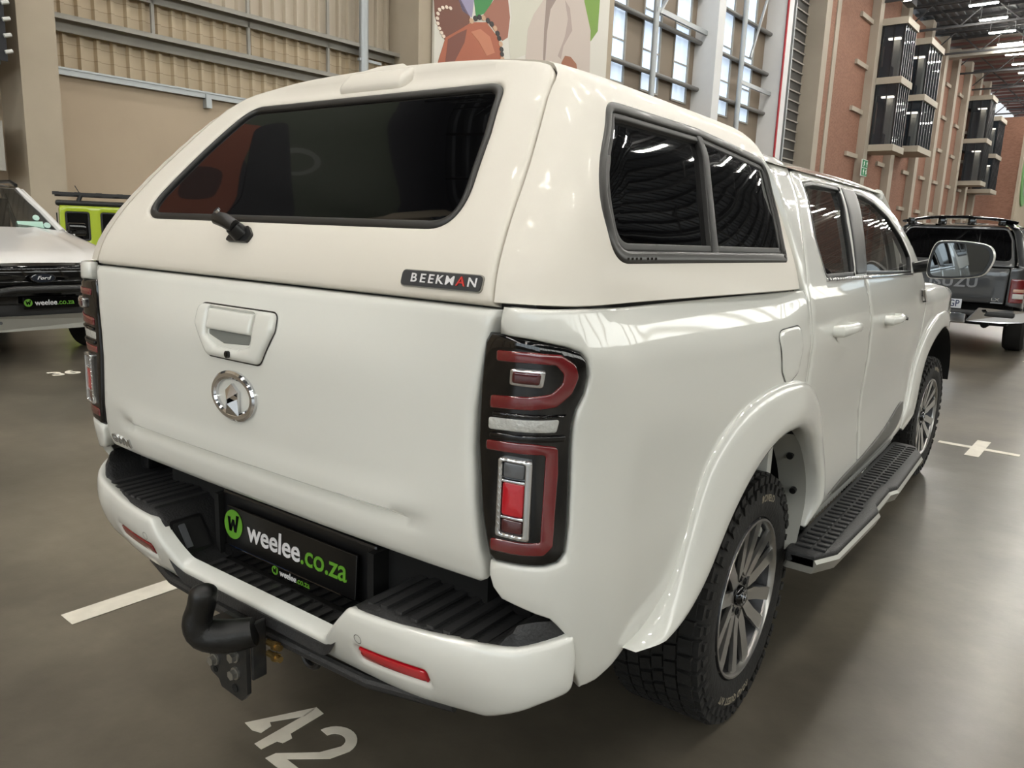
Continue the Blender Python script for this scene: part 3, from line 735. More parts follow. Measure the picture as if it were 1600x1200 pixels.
# pocket for the handle: bezel, recess, paddle
F_tg = lambda u, v, off=0: on_surf(TG, u, v, off=off)
panel('handle_gap', inset0(rpoly([(-.150, 1.244), (.143, 1.244), (.146, 1.205), (.102, 1.126), (-.096, 1.126), (-.152, 1.195)], .022), -.0035), TG, BS, tg, r=0, res=.02, off=.0012, thick=0)
bez = rpoly([(-.152, 1.243), (.142, 1.243), (.142, 1.205), (.100, 1.126), (-.092, 1.126), (-.152, 1.195)], .018)
bez = rpoly([(-.150, 1.244), (.143, 1.244), (.146, 1.205), (.102, 1.126), (-.096, 1.126), (-.152, 1.195)], .022)
hole = rpoly([(-.104, 1.236), (.078, 1.236), (.074, 1.165), (.03, 1.152), (-.06, 1.152), (-.100, 1.172)], .010)
hb = panel('handle_bezel', bez, TG, PW, tg, holes=[hole], r=.010, res=.012, off=.013, thick=.03)
panel('handle_recess', rpoly([(-.108, 1.24), (.082, 1.24), (.078, 1.16), (.03, 1.148), (-.06, 1.148), (-.104, 1.168)], .01), TG, PW, tg, r=0, res=.015, off=.003, thick=0)
panel('handle_paddle', rpoly([(-.100, 1.234), (.074, 1.234), (.071, 1.188), (-.098, 1.188)], .006), TG, PW, tg, r=.006, res=.012, off=.014, thick=.02)
panel('handle_grip_shadow', rpoly([(-.096, 1.188), (.070, 1.188), (.066, 1.166), (-.03, 1.160), (-.092, 1.176)], .006), TG, mat('grip_shade_grey', (120, 122, 118), .6), tg, r=.002, res=.012, off=.0045, thick=0)  # shade under the paddle laid in as a grey sheet
g = G(); f = F_tg(.0, 1.139); 
c0 = Vector(f(0, 0, .012)); c1 = Vector(f(0, 0, .018)); g.cyl(c0, c1, .0085, 16); g.out('camera_ring', BS, tg, True)
g = G(); c2 = Vector(f(0, 0, .0195)); g.cyl(c1, c2, .005, 12); g.out('camera_lens', BG, tg, True)
# emblem
g = G(); f = on_surf(TG, 0, 1.040); n = 56; v = []; fc = []
prof = [(-.010, 0), (-.0095, .006), (-.004, .010), (.004, .010), (.0095, .006), (.010, 0)]
for k in range(n):
    a = 2*pi*k/n
    for dr, h in prof: v.append(f((.075+dr)*cos(a), (.0505+dr)*sin(a), h))
P = len(prof)
for k in range(n):
    j = (k+1) % n
    for i in range(P-1): fc.append((k*P+i, k*P+i+1, j*P+i+1, j*P+i))
g.add(v, fc); g.out('emblem', CHR, tg, True)
g = G()
g.prism([(-.020, -.046), (-.024, .012), (0, .030), (.024, .012), (.020, -.046)], lambda x, y, h: f(x, y, h), .008)
g.add([f(-.024, .012, .008), f(0, .030, .008), (f(.024, .012, .008)), f(0, -.006, .022)], [(0, 3, 1), (1, 3, 2)])
g.add([f(-.022, -.004, .009), f(0, -.016, .021), f(.022, -.004, .009), f(.026, -.046, .009), f(-.026, -.046, .009)], [(0, 4, 1), (1, 3, 2), (1, 4, 3)])
g.out('emblem_crest', CHR, tg)
text('badge_lettering', 'GWM', on_surf(TG, -.622, .803), .036, CHR2, tg, depth=.004, bold=.02, xs=1.3)
# tail lamps
def taillamp(s):
    S = mir(B, s)
    L = panel('tail_lamp', lampo, S, BG, T, r=.010, res=.02, thick=.03, off=-.001)
    def strip(name, pts, m, off=.002, r=.003, rr=.006): panel(name, rpoly(pts, rr), S, m, L, r=r, res=.015, off=off, thick=.008)
    strip('red_light_bar', [(.738, 1.234), (.808, 1.237), (.862, 1.235, .012), (.889, 1.218, .02), (.897, 1.195, .02), (.884, 1.165, .02), (.857, 1.141, .02), (.812, 1.133), (.728, 1.127), (.729, 1.151), (.810, 1.158), (.845, 1.165, .012), (.864, 1.184, .012), (.866, 1.200, .01), (.852, 1.216, .01), (.807, 1.217), (.739, 1.214)], RED)
    strip('red_light_bar', [(.722, 1.067), (.817, 1.072), (.868, 1.068, .012), (.870, 1.019), (.862, .880, .014), (.845, .862, .012), (.783, .856), (.737, .854), (.737, .879), (.783, .882), (.838, .887), (.842, .971), (.845, 1.052), (.722, 1.048)], RED)
    strip('reversing_lens', [(.725, 1.110), (.866, 1.119), (.862, 1.094), (.725, 1.087)], CLR, off=.0005)
    strip('turn_lens_bezel', [(.773, 1.206), (.834, 1.207), (.830, 1.176), (.772, 1.176)], CHR2, off=.008)
    strip('turn_lens', [(.778, 1.202), (.827, 1.203), (.824, 1.181), (.777, 1.181)], REDD, off=.010)
    fro = rpoly([(.754, 1.041), (.822, 1.041), (.819, .890), (.752, .890)], .007); panel('chrome_lamp_frame', fro, S, CHR2, L, holes=[rpoly([(.762, 1.034), (.809, 1.034), (.807, .898), (.761, .898)], .004)], r=.003, res=.012, off=.010, thick=.012)
    strip('chrome_divider', [(.762, 1.001), (.809, 1.001), (.809, .996), (.762, .996)], CHR, off=.008, r=.001, rr=.001); strip('chrome_divider', [(.762, .932), (.808, .932), (.808, .927), (.762, .927)], CHR, off=.008, r=.001, rr=.001)
    strip('grey_lens', [(.763, 1.033), (.808, 1.033), (.806, 1.003), (.763, 1.003)], GREY, off=.005)
    strip('red_reflector', [(.763, .996), (.808, .996), (.806, .932), (.762, .932)], REDB, off=.006)
    strip('dark_lens', [(.762, .925), (.806, .925), (.804, .898), (.762, .898)], REDD, off=.005)
    strip('lamp_gloss_rib', [(.735, 1.122), (.88, 1.128), (.87, 1.1235), (.735, 1.1135)], BG, off=.004)
    strip('lamp_gloss_rib', [(.73, 1.083), (.88, 1.090), (.88, 1.078), (.73, 1.072)], BG, off=.004)
two(taillamp)
# ---- canopy
can = None
cv = [(0, 0), (1, 0), (1, 1), (0, 1)]
WIN = [(.083, .52, .035), (.066, .28, .16), (.150, .097, .11), (.905, .097, .014), (.925, .30, .25), (.895, .475, .05), (.50, .520, .3)]
WIN_old = [(.083, .47, .02), (.071, .36, .03), (.072, .27, .04), (.098, .19, .04), (.150, .118, .05), (.23, .098, .03), (.93, .098, .03), (.985, .30, .1), (.955, .455, .035), (.52, .525, .2), (.115, .53, .03)]
WIN = [(u*1.15, w*.62)+tuple(r for r in rest) for u, w, *rest in WIN]
def Cm(s):
    S = lambda u, w: C(max(0, min(1, u/1.15)), max(0, min(1, w/.62)))
    return mir(S, s)
def canopy_side(s):
    global can
    S = Cm(s); win = rpoly(WIN, .02, 12)
    o = [(0, 0), (1.15, 0), (1.15, .62), (0, .62)]
    ct = Vector((0, 1, 1.45))
    sh = panel('canopy_shell', o, S, PC, can or T, holes=[win], r=0, res=.02, thick=.012, cen=ct)
    if can is None: can = sh
    # window: rubber seal, frame, sliding pane, fixed pane, divider
    w = panel('side_window', win, S, SEALG, T, holes=[inset(win, .020)], r=.006, res=.02, off=.003, thick=.02, cen=ct)
    i1 = inset(win, .020)
    panel('window_frame', i1, S, mat('grey_frame', (64, 63, 62), .5), w, holes=[inset(win, .032)], r=.003, res=.02, off=-.003, thick=.02, cen=ct)
    fr = inset(win, .030)
    xm = .60; xs_ = .035
    a = clip(fr, lambda p: xm-xs_*((p[1]-.06)/.26)-p[0]); b = clip(fr, lambda p: p[0]-(xm+.02-xs_*((p[1]-.06)/.26)))
    gx = [(v_[0], v_[1]) for v_ in fr]
    panel('sliding_pane', a, S, TINT, w, r=0, res=.04, off=-.014, thick=.004, cen=ct)
    panel('fixed_pane', b, S, TINT, w, r=0, res=.04, off=-.006, thick=.004, cen=ct)
    d = [(xm-.012, .062), (xm+.024, .062), (xm+.024-xs_, .318), (xm-.012-xs_, .318)]
    panel('window_divider', d, S, SEAL, w, r=.004, res=.02, off=.0, thick=.016, cen=ct)
    panel('finger_pull', rpoly([(.098, .22), (.112, .22), (.114, .15), (.1, .15)], .006), S, mat('grey_pull', (88, 86, 84), .5), w, r=.003, res=.01, off=.002, thick=.01, cen=ct)
    for k in range(7):
        u = .21+k*.016+(0.012 if k > 3 else 0); panel('drain_slot', [(u, .0655), (u+.007, .0655), (u+.007, .069), (u, .069)], S, BG, w, r=0, res=.01, off=.0036, thick=0, cen=ct)
def inset(poly, d):
    p = [Vector(q[:2]) for q in poly]; s = 1 if area(poly) > 0 else -1; o = []
    for i in range(len(p)):
        a = p[i]-p[i-1]; b = p[(i+1) % len(p)]-p[i]
        if a.length < 1e-9 or b.length < 1e-9: continue
        a.normalize(); b.normalize(); n = Vector((-a.y-b.y, a.x+b.x))*s; n.normalize(); k = n.dot(Vector((-a.y, a.x))*s)
        o.append(tuple(p[i]+n*d/max(.5, k)))
    return o
def clip(poly, fn):
    o = []
    for i in range(len(poly)):
        a, b = poly[i-1], poly[i]; fa, fb = fn(a), fn(b)
        if (fa >= 0) != (fb >= 0): t = fa/(fa-fb); o.append((a[0]+(b[0]-a[0])*t, a[1]+(b[1]-a[1])*t))
        if fb >= 0: o.append(b)
    return o
two(canopy_side)
# canopy front bulkhead
g = G(); ring = [Vector(C(.995, t)) for t in lin(0, 1, 40)]; v = ring+[Vector((-p.x, p.y, p.z)) for p in ring[::-1]]
v = [p+Vector((0, -.01, 0)) for p in v]; g.add(v, [tuple(range(len(v)))]); g.out('canopy_bulkhead', PC, can)
# canopy rear door
DE = [(.716, 1.311)]+[(C(0, t_)[0]-.004, C(0, t_)[2]) for t_ in [.02, .06, .12, .2, .28, .34, .42, .49, .56, .60, .64, .68, .72, .77, .82, .87, .92, .96]]+[(.04, 1.8675)]
GL = [(.503, 1.446), (.540, 1.474, 0), (.551, 1.50, 0), (.548, 1.541, 0), (.523, 1.631, .05), (.498, 1.707, 0), (.470, 1.742, 0), (.43, 1.760, 0), (.30, 1.768, .1)]
GLo = rpoly([(.585, 1.443, .085), (.520, 1.640, .2), (.462, 1.772, .075), (.0, 1.7725, .3), (-.462, 1.772, .075), (-.520, 1.640, .2), (-.585, 1.443, .085)], .03, 14)
def DD(x, z):
    y = itp(YD, z)
    # brow: shallow channel above the glass, rolled top edge
    y += .016*math.exp(-((z-1.800)/.018)**2)*max(0, 1-(abs(x)/.46)**6)
    y -= .018*math.exp(-((z-1.848)/.022)**2)*max(0, 1-(abs(x)/.52)**6)
    y += .012*max(0, 1-((abs(x)-.0)/.60)**2)*0
    dd = max(0, .705-(z-1.316)*.27-abs(x)); 
    return (x, y, z)
cd_ = panel('canopy_door', DE+[(-u, w) for u, w in DE[::-1]], DD, PC, T, holes=[GLo], r=.009, res=.018, thick=.025)
rg = panel('rear_glass', inset(GLo, .012), D, TINT, T, r=0, res=.04, off=-.010, thick=.004)
panel('glass_seal', GLo, D, SEAL, rg, holes=[inset(GLo, .017)], r=.007, res=.02, off=-.001, thick=.012)
# brow pod
PODp = rpoly([(-.125, 1.800), (.125, 1.800), (.14, 1.862), (-.14, 1.862)], .03)
panel('brow_pod', rpoly([(-.118, 1.796), (.118, 1.796), (.126, 1.852), (-.126, 1.852)], .02), lambda x, z: (x, itp(YD, z)-.020, z), PC, cd_, r=.018, res=.012, thick=.04)
# lock handle on the canopy door
g = G(); f = on_surf(D, -.075, 1.405)
g.prism(rpoly([(-.048, -.014), (.038, -.014), (.046, .004), (.02, .022), (-.03, .016)], .008), f, .008)
g.tube([f(0, .004, .004), f(-.004, .008, .03)], [.022, .019], 16)
g.tube([f(.01, .006, .032), f(-.025, .014, .042), f(-.062, .018, .044)], [.017, .018, .016], 12, sc=(1, .8))
lk = g.out('lock_handle', BS, cd_, True)
g = G(); g.tube([f(-.045, .026, .056), f(-.046, .027, .062)], .008, 12); g.out('keyhole', CHR, lk, True)
# maker's badge
f = on_surf(D, .588, 1.345)
g = G(); g.prism(rpoly([(-.099, -.014), (.10, -.014), (.10, .014), (-.099, .014)], .009), f, .005); bd = g.out('maker_badge', mat('badge_grey', (52, 54, 58), .35), cd_)
g = G(); g.prism(rpoly([(-.101, -.016), (.102, -.016), (.102, .016), (-.101, .016)], .010), f, .003); g.out('badge_rim', mat('badge_rim', (150, 146, 138), .4), cd_)
for i_, ch_ in enumerate('BEEKM'): text('badge_letter', ch_, on_surf(D, (.5225, .5455, .5665, .5885, .6135)[i_], 1.345, off=.005), .0225, WHT, bd, depth=.0015, bold=.012, xs=1.35)
text('badge_letter', 'N', on_surf(D, .6675, 1.345, off=.005), .0225, WHT, bd, depth=.0015, bold=.012, xs=1.35)
text('badge_letter_red', 'A', on_surf(D, .6405, 1.345, off=.005), .0235, mat('badge_red', (200, 50, 44), .4), bd, depth=.0018, bold=.012, xs=1.35)
# gap seals (dark) behind the door seam and between canopy and bed
def seamstrip(s):
    g = G(); pts = [(XSi(z), itp(YD, z)+.035, z) for z in lin(1.30, 1.755, 18)]
    v = []
    for px, py, pz in pts: v += [(s*(px-.05), py, pz), (s*(px+.022), py-.006, pz)]
    g.add(v, [(2*i, 2*i+1, 2*i+3, 2*i+2) for i in range(len(pts)-1)]); g.out('door_seam_rubber', BS, can)
XSi = lambda z: itp(XS, z)
two(seamstrip)
g = G()
g.tube([(.72, .20, 1.309), (.785, .20, 1.309), (.820, .26, 1.309), (.832, .43, 1.309), (.855, .8, 1.307), (.885, 1.30, 1.304), (.5, 1.33, 1.30), (-.5, 1.33, 1.30), (-.885, 1.30, 1.304), (-.855, .8, 1.307), (-.832, .43, 1.309), (-.820, .26, 1.309), (-.785, .20, 1.309), (-.72, .20, 1.309), (-.5, .20, 1.309), (.5, .20, 1.309)], .010, 6, closed=True); g.out('canopy_gasket', SEAL, can, True)
# ---- arch flares
def flare(s, outer, inner, yc, zc, name='arch_flare', hk=1.0):
    S = side_x; n = 72
    def rs(pl):
        L = [0]; 
        for a, b in zip(pl[:-1], pl[1:]): L.append(L[-1]+hypot(b[0]-a[0], b[1]-a[1]))
        o = []
        tb0 = [(l/L[-1], p[0]) for l, p in zip(L, pl)]; tb1 = [(l/L[-1], p[1]) for l, p in zip(L, pl)]
        return [(itp(tb0, t), itp(tb1, t)) for t in lin(0, 1, n)]
    O, I_ = rs(outer), rs(inner)
    rows = [(0, -.006), (.02, .008), (.08, .016), (.2, .023), (.38, .029), (.55, .033), (.72, .035), (.86, .034), (.95, .028), (1.0, .018), (1.0, .0), (1.0, -.05)]
    v = []; f = []
    for k in range(n):
        ends = min(1, min(k, n-1-k)/5+.25)
        xo = S(*O[k])
        for w, h in rows:
            y = O[k][0]*(1-w)+I_[k][0]*w; z = O[k][1]*(1-w)+I_[k][1]*w
            xx = S(y, z)*.35+.65*(xo*(1-w)+w*(max(S(*I_[k]), .932) if hk == 1 else S(*I_[k])))+h*(ends*hk if h > 0 else 1)
            v.append((s*xx, y, z))
    R = len(rows)
    for k in range(n-1):
        for i in range(R-1):
            q = (k*R+i, k*R+i+1, (k+1)*R+i+1, (k+1)*R+i); f.append(q if s > 0 else q[::-1])
    mesh(name, v, f, PW, T, True, angle=60)
    # wheel well liner
    v = []; f = []
    for k in range(n):
        y, z = I_[k]; dy, dz = y-yc, z-zc
        for x, kk in ((.915, 1.0), (.80, .995), (.60, .99)): v.append((s*x, yc+dy*kk, zc+dz*kk))
    for k in range(n-1):
        for i in range(2):
            q = (k*3+i, k*3+i+1, (k+1)*3+i+1, (k+1)*3+i); f.append(q)
    return v, f
RO = [(.395, .606), (.45, .612), (.507, .632), (.575, .68), (.627, .758), (.68, .852), (.745, .94), (.83, 1.0), (.93, 1.040), (1.05, 1.062), (1.17, 1.068), (1.30, 1.055), (1.42, 1.015), (1.53, .945), (1.62, .85), (1.69, .74), (1.725, .62), (1.72, .535)]
RI = [(.41, .597), (.49, .590), (.56, .594), (.625, .612), (.701, .655), (.76, .71), (.83, .775), (.90, .825), (.98, .872), (1.07, .908), (1.17, .926), (1.28, .920), (1.38, .89), (1.475, .835), (1.55, .76), (1.605, .68), (1.625, .60), (1.60, .52)]
LINER = mat('wheel_well_liner', (150, 150, 144), .7)
FO = [(3.25, .545), (3.27, .60), (3.34, .68), (3.42, .77), (3.50, .86), (3.60, .94), (3.74, 1.0), (3.92, 1.045), (4.12, 1.065), (4.35, 1.065), (4.6, 1.04), (4.82, .97), (5.0, .86), (5.08, .72), (5.1, .6)]
FI = [(3.46, .49), (3.54, .57), (3.62, .65), (3.70, .73), (3.80, .81), (3.90, .87), (4.02, .915), (4.16, .945), (4.3, .96), (4.45, .955), (4.62, .93), (4.78, .86), (4.90, .77), (4.97, .66), (4.98, .56)]
for s in (1, -1):
    v, f = flare(s, RO, RI, 1.25, .40)
    mesh('wheel_well', v, f, VOID, T, True)
    # pale plate at the front of the rear well with two push pins
    k0 = 44; n = 72
    v = []; f = []
    pts = [(1.40, .875), (1.475, .828), (1.55, .752), (1.60, .675), (1.615, .60), (1.59, .525), (1.555, .45)]
    pts = [(p[0]-.004, p[1]-.004) for p in spl(pts, 4, False)]
    for y, z in pts: v += [(s*.925, y, z), (s*.84, y-.012, z-.004)]
    f = [(2*i, 2*i+1, 2*i+3, 2*i+2) for i in range(len(pts)-1)]
    wl = mesh('liner_plate', v, f, LINER, T, True)
    for (y, z) in ((1.515, .775), (1.592, .64)):
        g = G(); g.cyl((s*.89, y, z), (s*.89, y-.014, z-.003), .011, 10); g.out('push_pin', BS, wl, True)
    v, f = flare(s, FO, FI, 4.48, .40, hk=.8)
    mesh('wheel_well', v, f, VOID, T, True)
# dark chassis and inner wells
g = G()
g.box((0, 1.25, .62), (1.24, 1.9, .3)); g.box((0, 2.9, .50), (1.5, 3.6, .16)); g.box((0, 4.5, .75), (1.16, 1.1, .6)); g.box((0, .36, .47), (1.20, .12, .1))
g.box((0, 1.25, .38), (1.2, .12, .12)); g.box((0, 4.48, .38), (1.2, .12, .12)); g.box((.42, 2.6, .42), (.1, 4.6, .14)); g.box((-.42, 2.6, .42), (.1, 4.6, .14))
g.box((0, .55, .95), (1.36, .06, .60)); g.out('chassis', VOID, T)
# fuel flap outline: raised panel edge
def SY(s): return lambda y, z: (s*side_x(y, z), y, z)
panel('fuel_flap_gap', inset(rpoly([(1.10, 1.208), (1.262, 1.214), (1.275, 1.15), (1.262, 1.085), (1.18, 1.055), (1.135, 1.10)], .03), -.003), SY(1), BS, T, r=0, res=.02, off=.0015, thick=0)
panel('fuel_flap', rpoly([(1.10, 1.208), (1.262, 1.214), (1.275, 1.15), (1.262, 1.085), (1.18, 1.055), (1.135, 1.10)], .03), SY(1), PW, T, r=.003, res=.015, off=.0035, thick=.004)
# ---- cab: doors, glass, roof, pillars
def cab_side(s):
    S = SY(s)
    rdo = [(1.378, 1.316), (1.47, 1.48), (1.565, 1.640, .05), (1.60, 1.660, .03), (1.72, 1.676), (2.20, 1.686), (2.285, 1.686), (2.09, 1.32), (2.14, 1.12), (2.19, .9), (2.25, .70), (2.30, .53), (1.715, .53), (1.70, .62), (1.66, .74), (1.59, .85), (1.50, .93), (1.40, .99), (1.378, 1.0)]
    rg_ = rpoly([(1.588, 1.333, .03), (1.967, 1.333, .005), (2.06, 1.512, 0), (2.171, 1.647, .008), (1.79, 1.642, .1), (1.665, 1.628, .012), (1.578, 1.455, .05)], .01)
    fdo = [(2.295, 1.686), (2.55, 1.684), (2.72, 1.672), (2.885, 1.632), (3.06, 1.555), (3.25, 1.43), (3.40, 1.285), (3.425, 1.15), (3.425, .82), (3.42, .76), (3.36, .66), (3.30, .59), (3.28, .53), (2.31, .53), (2.26, .70), (2.20, .9), (2.15, 1.12), (2.10, 1.32)]
    fg = rpoly([(2.132, 1.333, .005), (3.02, 1.318, .01), (3.10, 1.39, .03), (3.0, 1.49, .06), (2.84, 1.575, .08), (2.67, 1.625, .08), (2.50, 1.645, .04), (2.396, 1.646, .01)], .01)
    rd = panel('rear_door', rpoly(rdo, .012), S, PW, T, holes=[rg_], r=.007, res=.03, thick=.03)
    fd = panel('front_door', rpoly(fdo, .012), S, PW, T, holes=[fg], r=.007, res=.03, thick=.03)
    bez_in = lambda x, y: None
    for par, gl, nm in ((rd, rg_, 'rear_door_glass'), (fd, fg, 'front_door_glass')):
        panel('window_rubber', gl, S, BS, par, holes=[inset(gl, .014)], r=.004, res=.03, off=-.001, thick=.014)
        panel(nm, inset(gl, .010), S, GLS, par, r=0, res=.05, off=-.010, thick=0)
    panel('pillar_trim', [(1.972, 1.336), (2.127, 1.336), (2.388, 1.643), (2.176, 1.643)], S, BS, fd, r=.003, res=.03, off=.003, thick=.02)
    panel('beltline_trim', [(1.575, 1.322), (3.03, 1.306), (3.03, 1.318), (1.578, 1.334)], S, CHR2, fd, r=.003, res=.03, off=.006, thick=.01)
    # rocker and lower door cladding
    panel('rocker_panel', [(1.70, .525), (3.28, .525), (3.26, .46), (1.74, .46)], S, PW, T, r=.004, res=.04, off=-.012, thick=.02)
    panel('lower_door_scoop', spl([(1.86, .56), (2.05, .585), (2.35, .60), (2.75, .64), (3.05, .70), (3.17, .69), (3.13, .62), (2.95, .575), (2.5, .56), (2.1, .548)], 4), S, BG if 0 else mat('grey_scoop', (84, 84, 80), .4), fd, r=.003, res=.03, off=.007, thick=.012)
    # handles
    for par, y, z in ((rd, 1.695, 1.170), (fd, 2.465, 1.152)):
        f = on_surf(side_y, y, z, cen=Vector((0, y, 1))) if s > 0 else on_surf(lambda a, b: (-side_x(a, b), a, b), y, z, cen=Vector((0, y, 1)))
        g = G(); g.tube([f(-.088, .0, -.004), f(-.086, .0, .026), f(-.06, .002, .040), f(0, .003, .044), f(.06, .002, .040), f(.094, 0, .026), f(.10, 0, -.004)], [.017, .020, .017, .016, .016, .017, .014], 12, sc=(1, .8))
        h = g.out('door_handle', PW, par, True)
        g = G(); 
        n = 20; v = [f(.0+.075*cos(2*pi*k/n), -.006+.034*sin(2*pi*k/n), .0016) for k in range(n)]+[f(0, -.006, -.014+.016)]
        g.add(v, [(k, (k+1) % n, n) for k in range(n)]); g.out('handle_cup', PW, h, True)
        if par is fd and s > 0:
            g = G(); g.cyl(f(.066, .0, .038), f(.066, 0, .056), .005, 8); g.cyl(f(.03, .0, .038), f(.03, 0, .062), .004, 8); g.out('key_button', BS, h, True)
side_y = lambda y, z: (side_x(y, z), y, z)
two(cab_side)
# roof, pillars round the windscreen, bonnet, fenders
def RZ(x, y):
    zt = 1.805-.020*max(0, (y-2.0))**2*.5-.02*max(0, 1.6-y)**2
    w = side_x(y, 1.66)+.006
    return 1.664+(zt-1.664)*(1-min(1, abs(x)/w)**2.5)
g = G(); us = lin(-1, 1, 49); vs = lin(1.37, 2.78, 26)
def RS(u, y):
    uu = math.copysign(abs(u)**.8, u); w = side_x(y, 1.66)+.004; x = uu*w; yy = y if y < 2.5 else 2.5+(y-2.5)*(1+.7*(abs(uu)**2))
    yy = min(yy, y+.10*abs(uu)**2*(max(0, y-2.3)/.48)*1.2)
    return Vector((x, yy, RZ(x, y)))
g.grid(RS, us, vs); roof = g.out('cab_roof', PW, T, True)
for s in (1, -1):
    panel('rear_quarter', [(1.352, .96), (1.374, .98), (1.374, 1.318), (1.464, 1.484), (1.558, 1.643), (1.60, 1.668), (1.60, 1.70), (1.352, 1.70)], SY(s), PW, T, r=.004, res=.03, thick=.03)
HD = lambda u: RS(u, 2.78)
def WS(u, t):
    a = HD(u); uu = math.copysign(abs(u)**.8, u); c = Vector((uu*.80, 3.78-.30*abs(uu)**2, 1.235+.03*abs(uu)**2)); p = a*(1-t)+c*t
    return p+Vector((0, .05*sin(pi*t)*.5, .05*sin(pi*t)))
g = G(); g.grid(WS, lin(-.93, .93, 25), lin(.03, .97, 14)); g.out('windscreen', GLS, T, True)
for s in (1, -1):
    g = G(); pts = [WS(s*1.0, t) for t in lin(0, 1, 14)]
    g.tube([p+Vector((-.018*s, 0, -.012)) for p in pts], [.034]*14, 10); g.out('windscreen_pillar', PW, T, True)
g = G(); g.tube([RS(u, 2.785)+Vector((0, 0, -.012)) for u in lin(-1, 1, 30)], .016, 8); g.out('windscreen_header', PW, T, True)
def FS(y, z):
    x = side_x(y, z); k = max(0, z-1.13)/.12
    return (x-.085*k*k, y, z)
for s in (1, -1):
    o = [(3.435, 1.255), (3.435, .80), (3.50, .83), (3.60, .90), (3.74, .96), (3.92, 1.0), (4.15, 1.02), (4.4, 1.02), (4.65, .99), (4.85, .91), (4.98, .80), (5.02, .60), (5.18, .60), (5.18, 1.0), (5.05, 1.10), (4.7, 1.19), (4.2, 1.235), (3.8, 1.255)]
    panel('front_fender', o, mir(FS, s), PW, T, r=.006, res=.035, thick=.02)
def HS(u, y):
    zs = itp([(3.5, 1.256), (3.8, 1.252), (4.2, 1.232), (4.7, 1.187), (5.05, 1.098), (5.22, .98)], y); x = u*(FS(min(y, 5.1), min(zs, 1.25))[0]-.004)
    return Vector((x, y, zs+.045*(1-abs(u)**2.2)*(1 if y < 4.9 else max(.2, (5.4-y)/.5))))
g = G(); g.grid(HS, lin(-1, 1, 25), lin(3.42, 5.22, 22)); bo = g.out('bonnet', PW, T, True)
g = G(); g.box((0, 5.20, .80), (1.60, .14, .42), b=.04); g.box((0, 5.22, .52), (1.60, .16, .18), b=.04); g.out('front_bumper', PW, T, True)
g = G(); g.box((0, 5.275, .84), (1.2, .05, .30), b=.02); g.out('front_grille', BG, T, True)
# fender badge
g = G(); f = on_surf(side_y, 3.27, 1.205, cen=Vector((0, 3.27, 1))); g.prism([(-.09, .03), (-.02, .036), (.085, -.02), (.09, -.035), (.0, -.03), (-.07, .0)], f, .012); g.prism([(-.05, .028), (-.02, .032), (.03, -.028), (-.01, -.03)], f, .016)
g.out('fender_badge', CHR, T)
# cab rear wall and interior
g = G(); g.box((0, 1.40, .98), (1.72, .04, .9)); g.box((0, 1.42, 1.55), (1.46, .04, .26)); g.out('cab_back', PW, T)
g = G(); g.box((0, 2.5, .58), (1.66, 2.2, .06)); g.box((0, 1.62, 1.0), (1.5, .16, .7), b=.05); g.box((0, 1.9, .82), (1.5, .5, .14), b=.05); g.box((0, 3.42, 1.10), (1.55, .32, .26), b=.05)
for x in (-.4, .4):
    g.box((x, 2.72, .86), (.52, .52, .14), b=.05); g.box((x, 2.44, 1.16), (.5, .14, .62), Matrix.Rotation(radians(12), 3, 'X'), b=.05); g.box((x, 2.35, 1.53), (.26, .09, .16), b=.03); g.box((x, 1.62, 1.42), (.26, .09, .16), b=.03)
g.out('cab_interior', INT, T, True)
g = G(); g.tube([(.4+.18*cos(a), 3.16+.05*sin(a), 1.16+.17*sin(a)) for a in [2*pi*k/24 for k in range(24)]], .014, 8, closed=True); g.cyl((.4, 3.16, 1.16), (.4, 3.32, 1.10), .03); g.tube([(.22, 3.16, 1.16), (.58, 3.16, 1.16)], .014, 8); g.out('steering_wheel', BS, T, True)
# mirrors
for s in (1, -1):
    g = G(); g.tube([(s*.86, 3.10, 1.33), (s*.93, 3.10, 1.345), (s*1.0, 3.07, 1.36)], [.03, .026, .03], 10); ar = g.out('mirror_arm', BS, T, True)
    P2 = [(-.115, -.068), (-.10, .06), (-.04, .083), (.10, .072), (.14, .03), (.13, -.03), (.09, -.07), (-.06, -.088)]
    shp = spl([(s*x, z) for x, z in P2], 5); f = lambda x, z, h: Vector((s*1.098+x, 3.02, 1.388+z))+Vector((0, 1, 0))*h
    v = []; fcs = []; n = len(shp)
    for h, k in ((-.012, .96), (0, 1.0), (.04, .99), (.08, .9), (.11, .68), (.122, .35)):
        v += [f(x*k, z*k, h) for x, z in shp]
    for i in range(5):
        for j in range(n): fcs.append((i*n+j, i*n+(j+1) % n, (i+1)*n+(j+1) % n, (i+1)*n+j))
    fcs.append(tuple(range(5*n, 6*n)))
    mi_ = mesh('door_mirror', v, fcs, PW, T, True, angle=50)
    g = G(); g.add([f(x*.96, z*.96, -.010) for x, z in shp], [tuple(range(n))]); g.out('mirror_housing_rim', BS, mi_)
    g = G(); g.add([f(x*.86, z*.86, -.014) for x, z in shp], [tuple(range(n))]); g.out('mirror_glass', mat('mirror_glass', (150, 155, 158), .02, metal=1), mi_)
